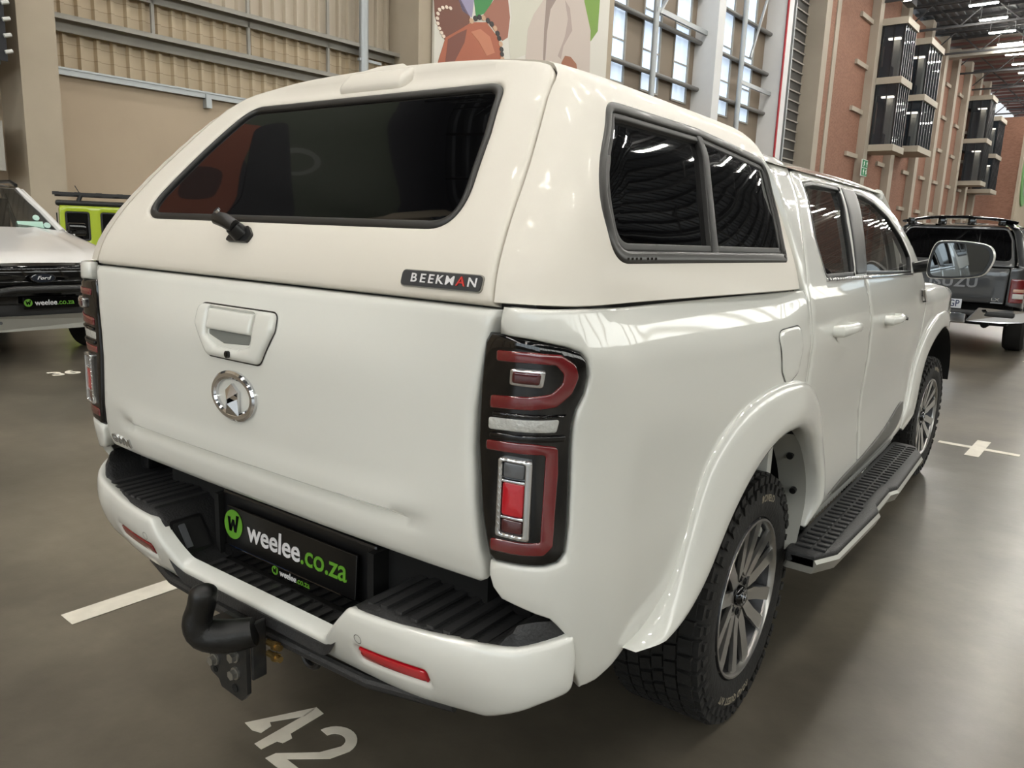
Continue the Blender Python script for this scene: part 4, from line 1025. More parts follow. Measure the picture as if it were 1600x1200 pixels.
# ---- side steps
def step(s):
    top = [(1.50, .905, .02), (1.50, 1.0, .0), (1.60, 1.045, 0), (2.12, 1.065, .01), (2.18, 1.045, .01), (2.42, 1.045, .01), (2.48, 1.065, .01), (3.12, 1.055, .03), (3.26, 1.0, .03), (3.28, .90, .02)]
    o = rpoly(top, .02)
    S = lambda y, x: (s*x, y, .468+.0*(x))
    st = panel('side_step', o, S, BP_, T, r=.01, res=.05, thick=.03, cen=Vector((s*.95, 2.4, 0)))
    v = []; n = len(o); g = G()
    for y, x in o: v += [(s*(x+.002), y, .452), (s*(x+.010), y, .440), (s*(x-.004), y, .405)]
    f = [(3*i+j, 3*i+j+1, 3*((i+1) % n)+j+1, 3*((i+1) % n)+j) for i in range(n) for j in (0, 1)]
    f.append(tuple(3*i+2 for i in range(n))); g.add(v, f); g.out('silver_edge', STEPSIL, st, True)
    k = 0; y = 1.56
    while y < 3.22:
        w = .045 if (int(k/6) % 3) else .05
        for x0, x1 in ((.925, .975), (.982, 1.02)):
            if x0 > .98 and 2.12 < y < 2.48: x1 = 1.01
            g = G(); g.box((s*(x0+x1)/2, y, .470), (x1-x0, .022, .010), b=.003); g.out('step_rib', BP_, st)
        y += .044; k += 1
    for y in (1.75, 2.4, 3.0):
        g = G(); g.box((s*.86, y, .44), (.2, .05, .04)); g.out('step_bracket', VOID, st)
two(step)
# ---- rear step bumper
BX = [(0, 0), (.30, .30), (.433, .433), (.66, .661), (.76, .760), (.83, .822), (.89, .862), (.95, .889), (1.02, .902), (1.12, .912)]
BY = [(0, .100), (.30, .1), (.433, .100), (.66, .122), (.76, .140), (.83, .168), (.89, .210), (.95, .262), (1.02, .33), (1.12, .43)]
def BM(s, z):
    g = 1 if s >= 0 else -1; s = abs(s); d = .075*max(0, (.60-z)/.17)**1.6
    k = sstep(.7, .95, s); 
    return (g*(itp(BX, s)-d*k*.75), itp(BY, s)+d*(1-k*.45)+.02*max(0, (z-.62)/.06)**2*(1-k), z)
half = [(.29, .516, .03), (.392, .640, .025), (.60, .650, .05), (.80, .668, .05), (.925, .692, .012), (.935, .64, .05), (.930, .566, .03), (.86, .545, .06), (.72, .480, .08), (.56, .456, 0), (.30, .448, .05)]
bo_ = half+[(-p[0],)+tuple(p[1:]) for p in half[::-1]]
rf = lambda s: [(s*.415, .520), (s*.600, .533), (s*.605, .560), (s*.412, .548)]
RFL = rpoly([(.414, .512), (.606, .525), (.602, .561), (.410, .550)], .006)
bump = panel('rear_bumper', rpoly(bo_, .02), BM, PW, T, holes=[RFL, [(-x, y) for x, y in RFL]], r=.012, res=.025, thick=.03)
for s in (1, -1):
    panel('bumper_reflector', [(s*x, y) for x, y in inset(RFL, .004)], BM, REDB if s > 0 else mat('shaded_red_reflector', (120, 12, 22), .15, coat=1), bump, r=.004, res=.015, off=-.002, thick=.01)  # left reflector: shade put into its darker red
    panel('reflector_recess', [(s*x, y) for x, y in inset(RFL, -.002)], BM, PW, bump, r=0, res=.03, off=-.016, thick=0)
    f = on_surf(BM, s*.427, .578)
    g = G(); n = 20; v = []
    for k in range(n):
        for r_ in (.0098, .0112): v.append(f(r_*cos(2*pi*k/n), r_*sin(2*pi*k/n), .0012))
    g.add(v, [(2*k, 2*k+1, 2*((k+1) % n)+1, 2*((k+1) % n)) for k in range(n)]); g.out('parking_sensor_ring', BS, bump)
# black step pad: two raised ends, sloping cheeks, sunken middle
PZ = [(0, .505), (.280, .505), (.305, .517), (.385, .630), (.405, .640), (.60, .646), (.735, .654), (.755, .664), (.775, .694), (.80, .706), (.90, .708)]
def pad_edge(x):
    x = abs(x); s = itp([(p[1], p[0]) for p in BX], min(x, .905)); return s
g = G(); xs = sorted(set([-x for x in lin(0, .866, 81)]+lin(0, .866, 81)))
def PAD(x, t):
    ax = abs(x); z = itp(PZ, ax)
    y0 = itp([(p[0], q[1]) for p, q in zip(BX, BY)], pad_edge(x))+.016+.016*sstep(.62, .85, ax)
    y0 += .02*max(0, (.60-z)/.1)*.7
    y1 = .245 if ax < .29 else .42
    if t == -1: return Vector((x, y0-.004, z-.03-.05*sstep(.74, .82, ax)))
    if t == 0: return Vector((x, y0, z-.006-.02*sstep(.76, .82, ax)))
    y = y0+.008+(y1-y0)*t
    return Vector((x, y, z+.0*t))
g.grid(PAD, xs, [-1, 0, .02, .06, .3, .6, 1.0]); pad = g.out('step_pad', BP_, T, True)
def rib(x0, x1, y0, y1, z, h=.007, sl=0):
    g = G(); f = plane_frame((0, 0, z), (1, 0, 0), (0, 1, 0))
    g.prism(rpoly([(x0, y0), (x1, y0), (x1, y1), (x0, y1)], .006, 3), f, h); g.out('pad_rib', RIBM, pad)
for s in (1, -1):
    for k in range(8):
        x = .425+k*.040; y0 = itp([(p[0], q[1]) for p, q in zip(BX, BY)], pad_edge(x))+.030
        rib(*(sorted((s*x, s*(x+.020)))), y0, .37, itp(PZ, x)+.000)
for k in range(14):
    x = -.272+k*.0405; rib(x, x+.018, .146, .240, .505)
# pocket in the left cheek
f = plane_frame((-.345, .185, .577), (0, 1, 0), (-.60, 0, .80))
g = G(); g.cur = 0; g.prism(rpoly([(-.045, -.052), (.055, -.052), (.055, .052), (-.045, .052)], .012), f, .004); po = g.out('pad_pocket', BS, pad)
g = G(); g.prism(rpoly([(-.037, -.044), (.047, -.044), (.047, .044), (-.037, .044)], .010), f, .0052); g.out('pocket_recess', VOID, pad)
g = G(); g.prism(rpoly([(-.024, -.036), (-.006, -.036), (-.006, .034), (-.024, .034)], .003), f, .010); g.out('pocket_socket_lid', GREY, pad)
# recess behind, plate, plate carrier
g = G(); g.box((0, .44, .66), (1.6, .02, .26)); g.box((-.31, .35, .60), (.02, .2, .18)); g.box((.31, .35, .60), (.02, .2, .18)); g.box((0, .31, .485), (1.1, .22, .03)); g.out('bumper_cavity', VOID, T)
g = G(); g.box((0, .285, .60), (.62, .03, .20), b=.008); g.out('plate_carrier', BS, T)
g = G(); g.box((0, .256, .535), (.56, .012, .035), b=.003); ps = g.out('plate_strip', BG, T)
def logo_w(f, x, y, r, par, d=.0012, c=None):
    g = G(); n = 28
    ring = [(x+r*cos(2*pi*k/n), y+r*sin(2*pi*k/n)) for k in range(n)]
    g.prism(ring, f, d); g.out('logo_disc', GRN, par)
    w = r*.62; t = r*.30
    pts = [(-w, w*.75), (-w+t, w*.75), (-w*.42, -w*.15), (-t*.35, w*.55), (t*.35, w*.55), (w*.42, -w*.15), (w-t, w*1.1), (w, w*1.1), (w*.62, -w*.8), (w*.25, -w*.8), (0, -w*.05), (-w*.25, -w*.8), (-w*.62, -w*.8)]
    g = G(); g.prism([(x+a, y+b) for a, b in pts], f, d*1.9); g.out('logo_letter', BG, par)
def weelee(f, cx, cy, size, par, logo=True):
    text('white_letters', 'weelee', lambda x, y, h: f(cx+x, cy+y, h), size, WHT, par, depth=.0012, bold=.018, align='RIGHT', space=.98)
    text('green_letters', '.co.za', lambda x, y, h: f(cx+x, cy+y, h), size, GRN, par, depth=.0012, bold=.012, align='LEFT', space=.98)
    if logo: logo_w(f, cx-size*3.62, cy+size*.05, size*.52, par)
tilt = Vector((0, .06, 1)).normalized()
g = G(); g.box((0, .252, .612), (.524, .006, .113), Matrix.Rotation(-.06, 3, 'X'), b=.002); pl = g.out('number_plate', mat('plate_black', (9, 9, 10), .3), T)
f = plane_frame((0, .2482, .612), (1, 0, 0), tilt, (0, -1, .06))
weelee(f, .056, .004, .079, pl)
f2 = plane_frame((0, .2495, .537), (1, 0, 0), (0, 0, 1), (0, -1, 0))
weelee(f2, .036, .0, .024, ps)
g = G(); g.box((-.12, .2484, .557), (.26, .003, .004)); g.out('plate_edge_highlight', mat('edge_highlight_blue', (24, 60, 110), .2, coat=1), pl)  # highlight along the plate's lower edge drawn as a blue bar
# lower valance
g = G(); g.tube([(-.55, .19, .447), (-.40, .160, .436), (0, .152, .432), (.40, .160, .438), (.62, .20, .452)], .014, 10); g.out('lower_valance', BP_, T, True)
for s in (1, -1):
    g = G(); g.box((s*.73, .30, .725), (.05, .06, .12), b=.01); g.out('tailgate_buffer', BS, T, True)
# tow bar
tb = thing('tow_bar', 'x', 'x') if False else None
g = G(); f = plane_frame((0, .085, 0), (1, 0, 0), (0, 0, 1), (0, -1, 0))
g.prism(rpoly([(-.086, .318), (-.050, .308), (-.040, .290), (.045, .284), (.068, .31), (.068, .50), (-.02, .50), (-.086, .46)], .01), f, .012); tw = g.out('tow_bracket', STEEL, T)
g = G(); g.box((.072, .105, .42), (.010, .04, .15), b=.003); g.out('bracket_web', STEEL, tw)
for x, z in ((-.062, .398), (-.062, .358), (.024, .398), (.024, .352)):
    g = G(); g.cyl((x, .074, z), (x, .068, z), .016, 16); g.cyl((x, .068, z), (x, .056, z), .0125, 6); g.out('bracket_bolt', BOLT, tw)
for z in (.43, .40):
    g = G(); g.cyl((.075, .13, z), (.125, .13, z), .008, 10); g.cyl((.10, .13, z), (.112, .13, z), .012, 6); g.out('zinc_bolt', BRASS, tw)
g = G(); g.cyl((.02, .072, .310), (.02, .0705, .310), .011, 16); g.cyl((-.062, .072, .330), (-.062, .0705, .330), .008, 16); g.out('bracket_hole', VOID, tw)
g = G(); g.tube(spl([(.088, .085, .482), (.062, .06, .474), (.030, .03, .471), (.004, .004, .480), (-.004, -.006, .51), (.006, -.002, .548), (.016, .0, .580), (.018, .0, .600), (.018, .0, .610)], 3, False), [itp([(0, .034), (3, .038), (6, .040), (9, .038), (12, .035), (15, .032), (18, .033), (21, .028), (24, .008)], k_) for k_ in range(25)], 16); g.out('tow_ball_cover', mat('black_rubber_boot', (14, 14, 14), .42, bump=(30, .3)), tw, True)
g = G(); g.tube([(.19+.03*cos(a), .17, .42+.03*sin(a)) for a in [2*pi*k/20 for k in range(20)]], .008, 8, closed=True); g.out('chain_eye', BS, tw, True)
# white sealing lip reflection strip on the bumper top edge is paint; wheels next
def wheel(y, s, steer=0):
    "right-hand wheel built at x axis outwards +X, moved in place by its own matrix"
    R_ = .382; Wd = .262
    X = Matrix.Translation((s*(.882-Wd/2), y, R_)) @ Matrix.Rotation(steer, 4, 'Z') @ (Matrix.Rotation(pi, 4, 'Z') if s < 0 else Matrix.Identity(4))
    h = Wd/2
    rim = G(); rim.X = X
    rim.lathe([(h-.006, .247), (h+.004, .244), (h+.004, .236), (h-.008, .231), (h-.03, .222), (h-.09, .205), (-h+.05, .205), (-h+.01, .235)], n=56)
    w = rim.out('wheel', ALD, T, True)
    g = G(); g.X = X; g.lathe([(h-.004, .246), (h+.0055, .243), (h+.0055, .237), (h-.004, .230), (h-.012, .229)], n=56); g.out('rim_lip', SILV, w, True)
    # spokes: six pairs, machined face, grey flanks
    for k in range(6):
        for side in (-1, 1):
            a0 = 2*pi*k/6+pi/6; g = G(); g.X = X @ Matrix.Rotation(a0, 4, 'X')
            # in the wheel plane: u = tangential (Y), w = radial (Z)
            pts_in = [(side*.004, .060), (side*.040, .068), (side*.058, .13), (side*.092, .216), (side*.086, .232), (side*.056, .236), (side*.040, .20), (side*.022, .14), (side*.010, .11)]
            if side < 0: pts_in = pts_in[::-1]
            fr = lambda u, w_, hh: Vector((h-.034+.022*min(1, max(0, (w_-.06)/.17))+hh, u, w_))
            g.prism(pts_in, fr, .012); g.out('spoke', SILV, w)
            g = G(); g.X = X @ Matrix.Rotation(a0, 4, 'X')
            pin2 = [(u*1.0, w_) for u, w_ in pts_in]; g.prism(pin2, lambda u, w_, hh: fr(u, w_, hh-.045), .044); g.out('spoke_flank', ALD, w)
    g = G(); g.X = X; g.lathe([(h-.060, .0), (h-.030, .03), (h-.028, .072), (h-.05, .080)], n=30); g.out('hub_face', SILV, w, True)
    g = G(); g.X = X; g.lathe([(h-.012, 0), (h-.012, .026), (h-.018, .031), (h-.03, .032)], n=30); cp = g.out('centre_cap', BG, w, True)
    g = G(); g.X = X; g.tube([(h-.010, .014*cos(a), .018*sin(a)) for a in [2*pi*k/20 for k in range(20)]], .0028, 6, closed=True); g.out('cap_emblem', CHR, w, True)
    for k in range(6):
        a = 2*pi*k/6; g = G(); g.X = X; g.cyl((h-.028, .054*sin(a), .054*cos(a)), (h-.0265, .054*sin(a), .054*cos(a)), .0125, 12); g.out('lug_well', VOID, w)
        g = G(); g.X = X; g.cyl((h-.0265, .054*sin(a), .054*cos(a)), (h-.020, .054*sin(a), .054*cos(a)), .008, 6); g.out('lug_nut', ALD, w)
    g = G(); g.X = X; g.lathe([(h-.10, 0), (h-.10, .165)], n=30); g.out('brake_disc', ALD, w, True)
    g = G(); g.X = X
    g.lathe([(h-.014, .243), (h+.000, .250), (h+.008, .275), (h+.010, .305), (h+.004, .335), (h-.004, .352), (h-.018, .366), (h-.05, .372), (-h+.05, .372), (-h+.018, .366), (-h+.004, .350), (-h-.01, .305), (-h+.012, .25), (-h+.03, .235)], n=90)
    ty = g.out('tyre', RUB, w, True)
    g = G(); g.X = X; N = 46; rnd = random.Random(4)
    def blk(c0, c1, x0, x1, r0, r1, sk=0):
        v = []
        for r_ in (r0, r1):
            for xx, off in ((x0, 0), (x1, sk)):
                for a in (c0+off, c1+off): v.append((xx, r_*sin(a), r_*cos(a)))
        g.add(v, [(0, 1, 3, 2), (4, 6, 7, 5), (0, 4, 5, 1), (2, 3, 7, 6), (0, 2, 6, 4), (1, 5, 7, 3)])
    for k in range(N):
        a = 2*pi*k/N; da = 2*pi/N
        for sg in (1, -1):
            blk(a+.06*da, a+.80*da, sg*(h-.052), sg*(h-.014), .366, .3835, .0)
            blk(a+(.10 if k % 2 else .0)*da, a+(.62 if k % 2 else .78)*da, sg*(h-.016), sg*(h+.003), .348, .3755)
            blk(a+.1*da, a+.55*da, sg*(h-.002), sg*(h+.010), .322 if k % 2 else .332, .352)
            blk(a+.30*da, a+1.12*da, sg*(h-.092), sg*(h-.058), .368, .383, .02*sg)
        blk(a+.0*da, a+.72*da, -.034, -.003, .368, .383, .03); blk(a+.42*da, a+1.14*da, .003, .034, .368, .383, .03)
    g.out('tread', RUB, w, kind='stuff')
    if s > 0:
        def arc(txt, a0, r0, size):
            def S(x, yy, hh):
                a = a0+x/r0; r_ = r0+yy; p = Vector((h+.0095-abs(r_-.305)*.06+hh, r_*sin(a), r_*cos(a))); return X @ p
            text('tyre_lettering', txt, S, size, LET, w, depth=.0012, bold=.02, space=1.1)
        arc('ROVELO', radians(14), .308, .030); arc('ROAD QUEST A/T', radians(194), .306, .030)
    return w
wheel(1.25, 1); wheel(1.25, -1); wheel(4.48, 1, radians(-4)); wheel(4.48, -1, radians(-4))
# ------------------------------------------------------------------ 42 and 36 on the floor
def arcp(cx, cy, rx, ry, a0, a1, n=14): return [(cx+rx*cos(radians(a)), cy+ry*sin(radians(a))) for a in lin(a0, a1, n)]
P4a = [(1.100, 1.845), (1.285, 1.752), (1.236, 1.742), (1.150, 1.795), (1.142, 1.775), (1.105, 1.770), (1.095, 1.800)]
P4b = [(1.285, 1.754), (1.280, 1.712), (1.160, 1.706), (1.150, 1.685), (1.120, 1.686), (1.114, 1.705), (1.065, 1.708), (1.066, 1.742), (1.142, 1.744), (1.245, 1.747)]
# digit two in (b, a): ring over the top then the diagonal and the foot
o2 = [(1.588+.068*cos(radians(t)), 1.222+.063*sin(radians(t))) for t in lin(5, 180, 14)]+[(1.536, 1.168), (1.622, 1.088), (1.520, 1.088), (1.520, 1.052), (1.668, 1.052), (1.664, 1.082), (1.578, 1.165)]
i2 = [(1.588+.034*cos(radians(t)), 1.222+.031*sin(radians(t))) for t in lin(185, 5, 10)]
floorpoly('bay_number', [P4a, P4b, [(a, b) for b, a in o2+i2]], 'white stencilled bay number 42 on the floor behind the truck')
v = []
g = G()
Fn = lambda x, y, h: H(2.66+x, 7.5+y, .002+h)
text('t', '36', lambda x, y, h: H(2.83+x, 7.6+y, .002+h), .27, M['line'], g=g, depth=.0015, bold=.03, xs=.95)
tag(g.out('bay_number', M['line']), 'white stencilled bay number 36 on the floor before the white pickup', 'floor marking')
# ------------------------------------------------------------------ poster with two people (advert print)
pt = thing('wall_poster', 'large printed poster of clasped arms and a person in a pale linen shirt', 'poster', H(21, 16.9, 5.5))
def pm(n, c): return mat('print_'+n, c, .5)
g = G(); HB(g, 16.75, 25.8, 16.86, 16.95, 5.6, 19); g.out('backing', pm('haze', (214, 210, 200)), pt)
K = 1.0
def PP(px, py):
    "point of the poster plane from a measured position on the print"
    return POS[(px, py)]
def pr(name, pts, col, lay):
    f = plane_frame(H(0, 16.86, 0), AXV, (0, 0, 1), -BXV)
    g = G(); g.prism(pts if area(pts) > 0 else pts[::-1], f, .003*lay); g.out(name, pm(name, col), pt)
pr('arm', [(16.70, 7.86), (17.75, 8.11), (18.25, 7.66), (18.19, 7.42), (17.78, 7.09), (17.21, 6.78), (16.91, 7.06), (16.76, 7.35)], (112, 66, 50), 1)
pr('lilac_cloth', [(17.68, 8.1), (18.41, 8.27), (18.32, 7.67), (17.9, 7.76)], (150, 142, 172), 1)
pr('green_cloth', [(18.37, 8.26), (19.32, 8.49), (18.97, 7.95), (18.5, 7.73)], (52, 132, 66), 2)
pr('second_arm', [(18.79, 7.82), (19.39, 8.5), (19.6, 11), (20.3, 11), (19.95, 8.62), (20.09, 8.06), (20.01, 7.45), (19.76, 7.3), (19.36, 7.53)], (156, 100, 80), 3)
pr('front_arm', [(16.78, 5.8), (16.96, 6.29), (17.21, 6.89), (17.85, 7.26), (18.29, 7.53), (18.98, 7.68), (19.45, 7.4), (19.74, 7.09), (19.83, 6.77), (19.9, 5.8)], (168, 92, 64), 4)
pr('arm_shine', [(18.27, 7.26), (18.7, 7.43), (19.15, 7.3), (19.4, 6.88), (19.02, 6.72), (18.64, 7.06)], (192, 122, 92), 5)
pr('arm_shade', [(17.3, 6.86), (17.7, 7.1), (18.1, 7.3), (18.0, 6.9), (17.6, 6.3), (17.2, 6.2)], (118, 66, 52), 5)
pr('hanging_cloth', [(20.04, 8.66), (20.2, 12), (22.6, 12), (21.9, 9.1), (21.26, 8.31), (21.0, 7.82), (21.0, 7.13), (20.19, 6.79), (20.07, 7.44), (20.19, 8.13)], (206, 203, 188), 1)
pr('linen_shirt', [(21.9, 9.1), (22.2, 13), (24.2, 13), (24.07, 9.61), (24.63, 8.62), (24.71, 7.27), (24.6, 5.8), (20.9, 5.8), (20.96, 7.1), (21.03, 7.92), (21.3, 8.42)], (198, 184, 174), 2)
pr('shirt_fold', [(21.94, 9.11), (22.57, 9.25), (22.19, 8.77), (22.05, 8.03), (22.01, 7.01), (21.9, 6.99), (21.89, 8.1), (21.93, 8.71)], (150, 132, 124), 3)
pr('shirt_fold', [(22.99, 9.25), (23.3, 9.06), (23.5, 8.38), (23.02, 7.77), (22.91, 7.33), (22.72, 7.4), (23.09, 8.09), (23.22, 8.69)], (174, 156, 148), 3)
pr('forearm', [(22.95, 7.23), (23.14, 7.48), (23.47, 7.51), (23.84, 7.34), (23.9, 7.19), (23.6, 6.4), (23.0, 6.6)], (150, 92, 62), 4)
pr('green_leaves', [(24.12, 9.62), (24.82, 9.79), (24.95, 12), (25.2, 12), (25.1, 8.69), (24.67, 8.25), (24.35, 8.78)], (112, 150, 44), 1)
for i_, (a_, z_) in enumerate([(16.93, 7.58), (16.87, 7.46), (16.85, 7.33), (16.87, 7.2), (16.94, 7.08), (17.03, 6.98), (17.12, 6.9), (17.06, 7.66), (17.22, 7.71), (17.38, 7.72)]):
    pr('pale_bead', [(a_+.07*cos(t), z_+.05*sin(t)) for t in [2*pi*k/8 for k in range(8)]], (226, 208, 192), 6)
for i_, (a_, z_) in enumerate([(18.29, 7.57), (18.47, 7.68), (18.65, 7.75), (18.83, 7.77), (19.04, 7.74), (19.22, 7.68), (19.38, 7.59), (19.51, 7.47), (19.59, 7.34), (19.67, 7.19), (19.72, 7.04), (19.75, 6.9), (19.78, 6.76)]):
    pr('dark_bead', [(a_+.1*cos(t), z_+.08*sin(t)) for t in [2*pi*k/8 for k in range(8)]], (34, 28, 28) if i_ % 3 else (196, 160, 130), 6)
# second banner, left of the first pillar, tied with white knots
bt = thing('dark_banner', 'large dark banner tied with white knots left of the nearest pillar', 'banner', H(1.4, 16.8, 4.1))
g = G(); HB(g, -2.9, 5.70, 16.76, 16.80, 4.15, 19.4); g.out('cloth', mat('banner_black', (22, 22, 28), .6), bt)
def pb(name, pts, col, lay):
    f = plane_frame(H(0, 16.76, 0), AXV, (0, 0, 1), -BXV)
    g = G(); g.prism(pts if area(pts) > 0 else pts[::-1], f, .003*lay); g.out(name, mat('banner_'+name, col, .6), bt)
pb('olive_field', spl([(-2.8, 12.6), (0, 12.2), (3, 11.6), (5.4, 13), (5.5, 16.5), (2, 16.8), (-2.8, 17)], 5), (58, 64, 50), 1)
pb('face', spl([(-2.6, 9.0), (-1, 9.1), (1.2, 10.2), (2.6, 11.6), (2.2, 12.6), (.6, 12.0), (-1.2, 11.6), (-2.4, 10.8)], 5), (120, 62, 40), 2)
pb('face_shade', spl([(-.8, 10.2), (.4, 10.6), (.2, 11.4), (-.9, 11.0)], 5), (60, 32, 26), 3)
pb('dark_hair', spl([(-2.8, 11.0), (-1, 11.8), (1.0, 12.2), (2.4, 12.4), (2.6, 13.2), (0, 13.4), (-2.8, 13.0)], 5), (18, 18, 24), 3)
pb('pale_ring', [(.5+.6*cos(t), 13.6+.8*sin(t)) for t in [2*pi*k/24 for k in range(25)]]+[(.5+.42*cos(-t), 13.6+.58*sin(-t)) for t in [2*pi*k/24 for k in range(25)]], (96, 98, 92), 2)
for k in range(10):
    g = G(); z_ = 4.3+k*.28; g.cyl(H(5.66, 16.74, z_), H(5.78, 16.74, z_+.04), .035, 6); g.out('knot', M['white'], bt)
g = G(); HB(g, 5.35, 5.56, 16.9, 18.1, 2.2, 3.1); g.out('trim_bolted_plate', M['steelg'], kind='structure')
# ------------------------------------------------------------------ other vehicles (built in a local frame: x right, y forward, z up)
def frame(a, b, yaw): # yaw relative to the truck axis
    o = H(a, b, 0); return Matrix.Translation(o) @ Matrix.Rotation(yaw, 4, 'Z')
def loft(g, secs, close=True):
    "sections of equal length -> skin"
    n = len(secs[0]); v = [p for s in secs for p in s]; m = len(secs)
    g.add(v, [(i*n+j, i*n+(j+1) % n, (i+1)*n+(j+1) % n, (i+1)*n+j) for i in range(m-1) for j in range(n if close else n-1)])
def simple_wheel(T_, X, x, y, r, w, rimm):
    s = 1 if x > 0 else -1
    g = G(); g.X = X; g.lathe([(x-s*w, .5*r), (x-s*w, .93*r), (x-s*w*.85, r), (x-s*w*.15, r), (x, .93*r), (x+s*.004, .70*r), (x-s*.01, .63*r)], c=(0, y, r), n=40); wl = g.out('wheel', RUB, T_, True)
    g = G(); g.X = X; g.lathe([(x-s*.01, .63*r), (x-s*.05, .60*r), (x-s*.06, .0)], c=(0, y, r), n=30); g.out('rim', rimm, wl, True)
    g = G(); g.X = X
    for k in range(6):
        a = 2*pi*k/6; c = Vector((x-s*.02, y+.3*r*sin(a), r+.3*r*cos(a))); g.box(c, (.03, .05, .56*r), Matrix.Rotation(-a, 3, 'X'))
    g.out('spokes', SILV, wl)
# dark grey pickup with canopy, seen from behind at the right
DG = mat('dark_grey_paint', (52, 53, 55), .3, coat=1, metal=.3, noise=(3, .2, (60, 61, 63)))
IX = frame(12.02, 2.12, radians(-1))
IT = thing('dark_pickup', 'dark grey pickup with matching canopy and roof spoiler, parked beyond the truck', 'truck', IX.translation)
def IP(name, verts, faces, m, par=None, smooth=True, label=None): return mesh(name, [IX @ Vector(v) for v in verts], faces, m, par or IT, smooth, angle=50, label=label)
def IG(): g = G(); g.X = IX; return g
# local panel helper
def ipanel(name, ol, S, m, par=None, **k):
    S2 = lambda u, v: tuple(IX @ Vector(S(u, v)))
    return panel(name, ol, S2, m, par or IT, cen=IX @ Vector((0, 2, 1)), **k)
bodyx = lambda y, z: (itp([(.45, .86), (.7, .915), (1.0, .93), (1.15, .92), (1.24, .90)], z), y, z)
rearY = lambda x, z: (x, .06*(abs(x)/.9)**3+itp([(.5, .02), (.8, .0), (1.1, .0), (1.24, .03)], z), z)
ipanel('tailgate', rpoly([(-.70, .72), (.70, .72), (.715, 1.19), (-.715, 1.19)], .03), rearY, DG, r=.012, res=.06, thick=.02)
canY = lambda x, z: (x, .05+.05*(abs(x)/.8)**3+(z-1.20)*.42, z)
DEi = rpoly([(-.76, 1.205), (.76, 1.205), (.70, 1.55, .1), (.60, 1.74, .12), (-.60, 1.74, .12), (-.70, 1.55, .1)], .03)
GLi = rpoly([(-.70, 1.29), (.70, 1.29), (.655, 1.56, .05), (.585, 1.69, .07), (-.585, 1.69, .07), (-.655, 1.56, .05)], .05)
cdi = ipanel('canopy_door', DEi, canY, DG, holes=[GLi], r=.014, res=.05, thick=.02)
ipanel('rear_glass', inset(GLi, -.005), canY, TINT, cdi, r=0, res=.08, off=-.004, thick=.004)
for s in (1, -1):
    S = lambda y, z, s=s: (s*bodyx(y, z)[0], y, z)
    S2 = lambda u, v, s=s: (s*(itp([(0, .72), (.10, .86), (.2, .905), (.3, .915)], u)+0*(v)), itp([(0, .03), (.10, .06), (.2, .14), (.3, .24)], u), v)
    ipanel('corner_panel', [(0.0, .70), (.3, .66), (.3, 1.2), (0.0, 1.2)], S2, DG, r=.008, res=.04, thick=.02)
    ipanel('tail_lamp', rpoly([(.015, .74), (.165, .745), (.17, 1.05), (.015, 1.06)], .02), S2, RED, r=.008, res=.03, off=.012, thick=.02)
    ipanel('lamp_clear_lens', rpoly([(.04, .80), (.15, .80), (.15, .865), (.04, .865)], .008), S2, CLR, r=.003, res=.03, off=.016, thick=.006)
    ipanel('lamp_amber_lens', rpoly([(.04, .885), (.15, .885), (.15, .925), (.04, .925)], .008), S2, mat('amber_lens', (190, 150, 130), .2, coat=1), r=.003, res=.03, off=.016, thick=.006)
    arch = [(1.70-.50*cos(radians(t)), .42+.50*sin(radians(t))) for t in lin(-10, 190, 16)][::-1]
    arch = [(1.02-.0, .55)]+[(1.25-.47*cos(radians(t)), .42+.47*sin(radians(t))) for t in lin(165, 15, 14)]+[(1.8, .55)]
    o = [(.24, 1.2), (.24, .62), (.70, .56)]+[(1.25-.48*cos(radians(t)), .42+.48*sin(radians(t))) for t in lin(20, 160, 14)]+[(1.85, .5), (4.0, .5), (4.9, .55), (4.95, 1.0), (4.3, 1.12), (3.6, 1.2), (1.75, 1.22)]
    ipanel('body_side', o, S, DG, r=.008, res=.08, thick=.02)
    cs = lambda u, v, s=s: (s*(.895-(v-1.2)*.30-max(0, v-1.62)**2*3.6-.10*(1-min(1, max(0, (u-.06-(v-1.2)*.42))/.14))**2), u, v)
    wi = rpoly([(.42, 1.32), (1.60, 1.32), (1.56, 1.62), (.62, 1.62)], .06)
    ipanel('canopy_side', [(.07, 1.2), (1.72, 1.2), (1.72, 1.79), (.33, 1.79)], cs, DG, holes=[wi], r=.004, res=.05, thick=.01)
    ipanel('side_window', wi, cs, TINT, r=0, res=.08, off=-.004, thick=0)
    g = IG(); 
    for k in range(10):
        t0 = 20+k*14; t1 = t0+14
    pts = [(s*.94, 1.25-.50*cos(radians(t)), .42+.50*sin(radians(t))) for t in lin(5, 175, 20)]
    g.tube(pts, .035, 8, sc=(1, .8)); g.out('arch_flare', DG, IT, True)
    simple_wheel(IT, IX, s*.93, 1.25, .40, .26, ALD); simple_wheel(IT, IX, s*.93, 4.3, .40, .26, ALD)
    ipanel('cab_side', [(1.78, .5), (3.6, .5), (3.6, 1.2), (3.2, 1.3), (2.6, 1.70), (1.9, 1.72), (1.78, 1.2)], lambda u, v, s=s: (s*(.93-max(0, v-1.15)*.42), u, v), DG, r=.01, res=.08, thick=.02)
    ipanel('cab_window', rpoly([(1.9, 1.22), (3.15, 1.22), (2.6, 1.62), (1.95, 1.64)], .04), lambda u, v, s=s: (s*(.93-max(0, v-1.15)*.42), u, v), TINT, r=.003, res=.08, off=.004, thick=.006)
g = IG(); g.grid(lambda u, y: Vector((u*.72, y, 1.715+.045*(1-abs(u)**3)+.03*min(1, (y-.3)/.5))), lin(-1, 1, 15), lin(.27, 2.7, 12)); g.out('roof', DG, IT, True)
